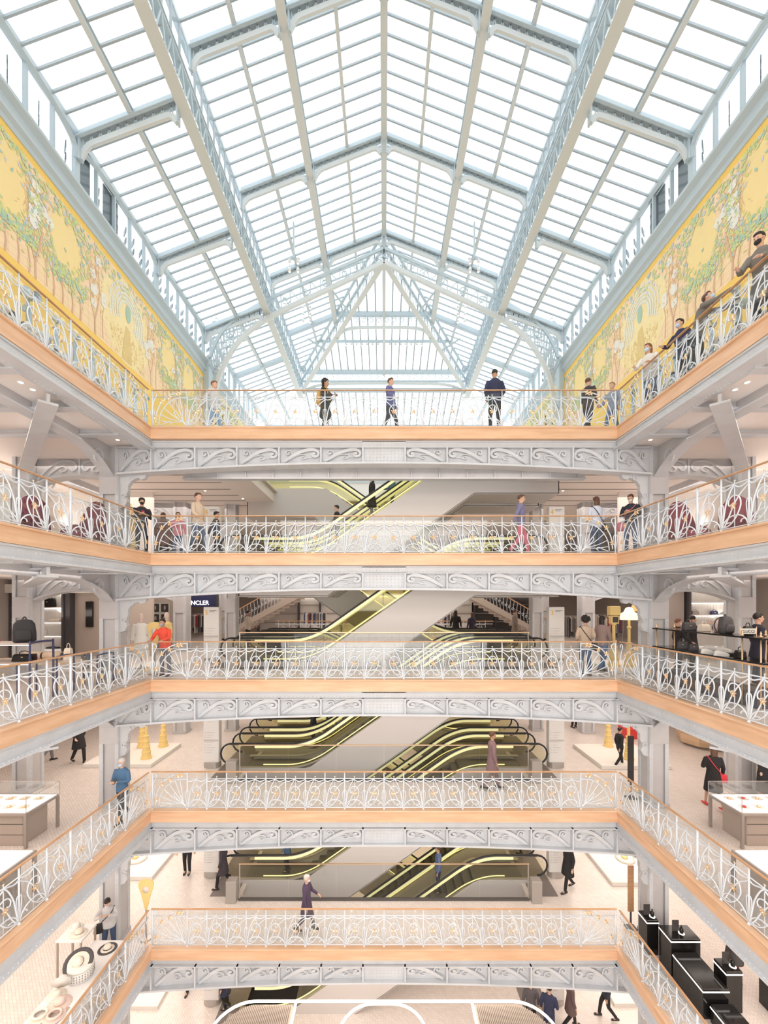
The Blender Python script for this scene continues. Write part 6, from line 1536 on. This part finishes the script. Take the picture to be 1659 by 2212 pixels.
# ---- roof spotlights
def spot_mesh():
    b = MB(); b.smooth = True; b.lathe([(.05, .12), (.075, .05), (.08, -.08), (.07, -.09)], n=12); b.mi = 1; b.lathe([(.068, -.088), (.068, -.094)], n=12); return b.mesh('spotlight', ['white', 'brass'])
SPOT = spot_mesh(); SPL = MB().lathe([(.05, -.100), (.05, -.095)], n=10).mesh('lens', 'lamp')
def spot(label, loc, group): o = put('spotlight', SPOT); o.location = loc; put('lens', SPL, o); return tag(o, label, 'spotlight', group)
for s, sd in ((-1, 'left'), (1, 'right')):
    for nm, px, py, Y, cols, rows in (('upper', 829 + s*195, 560, 20.8, 2, 2), ('middle', 829 + s*167, 645, 25.6, 2, 4)):
        c = at(px, py, Y); g = '%s spotlight cluster under the %s roof slope' % (nm, sd)
        b = MB(); b.box(c.x - .03, c.x + .03, Y - .1, Y + .1, c.z, zhigh(abs(c.x)) - .1); b.box(c.x - .3, c.x + .3, Y - .03, Y + .03, c.z - .02, c.z + .06); tag(b.build('spotlight_bracket', 'roof_iron'), 'hanging bracket of the %s' % g, 'bracket')
        for i in range(cols):
            for j in range(rows): spot('spotlight in the %s, %s row down, %s column' % (g.replace('spotlight cluster', 'cluster'), ORD[j], ('left', 'right')[i]), (c.x + (i - .5)*.42, Y, c.z - .12 - j*.42), g)
        b = MB(); 
        for i in range(cols): b.box(c.x + (i - .5)*.42 - .012, c.x + (i - .5)*.42 + .012, Y - .012, Y + .012, c.z - .1 - (rows - 1)*.42, c.z)
        tag(b.build('spotlight_bracket', 'roof_iron'), 'pair of thin drop rods of the %s' % g, 'bracket')
    for i in range(7): spot('small spotlight on the far light bar, %s half, %s from the middle' % (sd, ORD[i]), (s*(.45 + i*.38), 30.06, ZRI + (ZGH - ZRI)*.72 - .38), 'spotlights on the far light bar, %s half' % sd)
# ---- top gallery: tall pale blue flower heads and table displays behind the side railings
PET = MB(); PET.smooth = True
for i in range(3):
    a = R(90 + 120*i); rot = Matrix.Rotation(a, 3, 'Y'); prof = [(.03, 0), (.05, .10), (.09, .2), (.13, .27), (.12, .275), (.08, .2), (.03, .08)]
    for r0 in [0]:
        ring = [[tuple(rot @ Vector((r*math.cos(2*PI*k/14), r*math.sin(2*PI*k/14)*.8, z))) for k in range(14)] for r, z in prof]; PET.loft(ring)
PETM = PET.mesh('flower_head', 'silver_blue')
b = MB(); b.smooth = True; b.tube([(0, 0, 0), (0, 0, 1.6)], .055, 10); b.lathe([(.14, 0), (.14, .04), (.06, .1)], n=14); STM = b.mesh('stem', 'silver_blue')
for s, sd in ((-1, 'left'), (1, 'right')):
    for i, off in enumerate((767, 708, 667, 630, 597, 565, 538, 514)):
        X = 7.95; Y = 900*X/off; t = thing('flower_standard', 'pale blue trumpet flower standard behind the %s top railing, %s from the camera' % (sd, ('nearest', 'second', 'third', 'fourth', 'fifth', 'sixth', 'seventh', 'eighth')[i]), 'sculpture', (s*X, Y, F[5]), R(20*s))
        put('stem', STM, t, (0, 0, 0)); h = put('flower_head', PETM, t, (0, 0, 1.72)); h.scale = (1, 1, 1) if i == 0 else (.45, .45, .55)
    r = random.Random(5)
    for j in range(12):
        y = 6.2 + j*.5; t = thing('table_display', 'glass and silver table setting behind the %s top railing, %s from the camera' % (sd, ORD[j]), 'table display', (s*7.55, y, F[5] + .5), 0, 'table settings behind the %s top railing' % sd)
        for q in range(9):
            m = ['pale_linen', 'silver_blue', 'charcoal', 'white', 'pale_linen', 'warm_grey', 'straw', 'silver_blue', 'white'][q]; b = MB(); b.smooth = True; a, c_, d_ = r.uniform(-.13, .13), r.uniform(-.22, .22), r.uniform(0, .28)
            b.lathe([(.035, 0), (.06, .04), (.07, .10), (.03, .14), (.008, .15)], c=(a, c_, max(.08, d_)), n=10); b.build(('glass_bell', 'silver_cup', 'dark_bottle', 'white_bowl', 'napkin_roll', 'pewter_pot', 'bread_roll', 'blue_flower', 'white_flower')[q], m, t)
        MB().box(-.2, .2, -.25, .25, .05, .08).build('shelf', 'pale_linen', t); MB().box(-.03, .03, -.03, .03, -.5, .05).build('support', 'silver_blue', t)
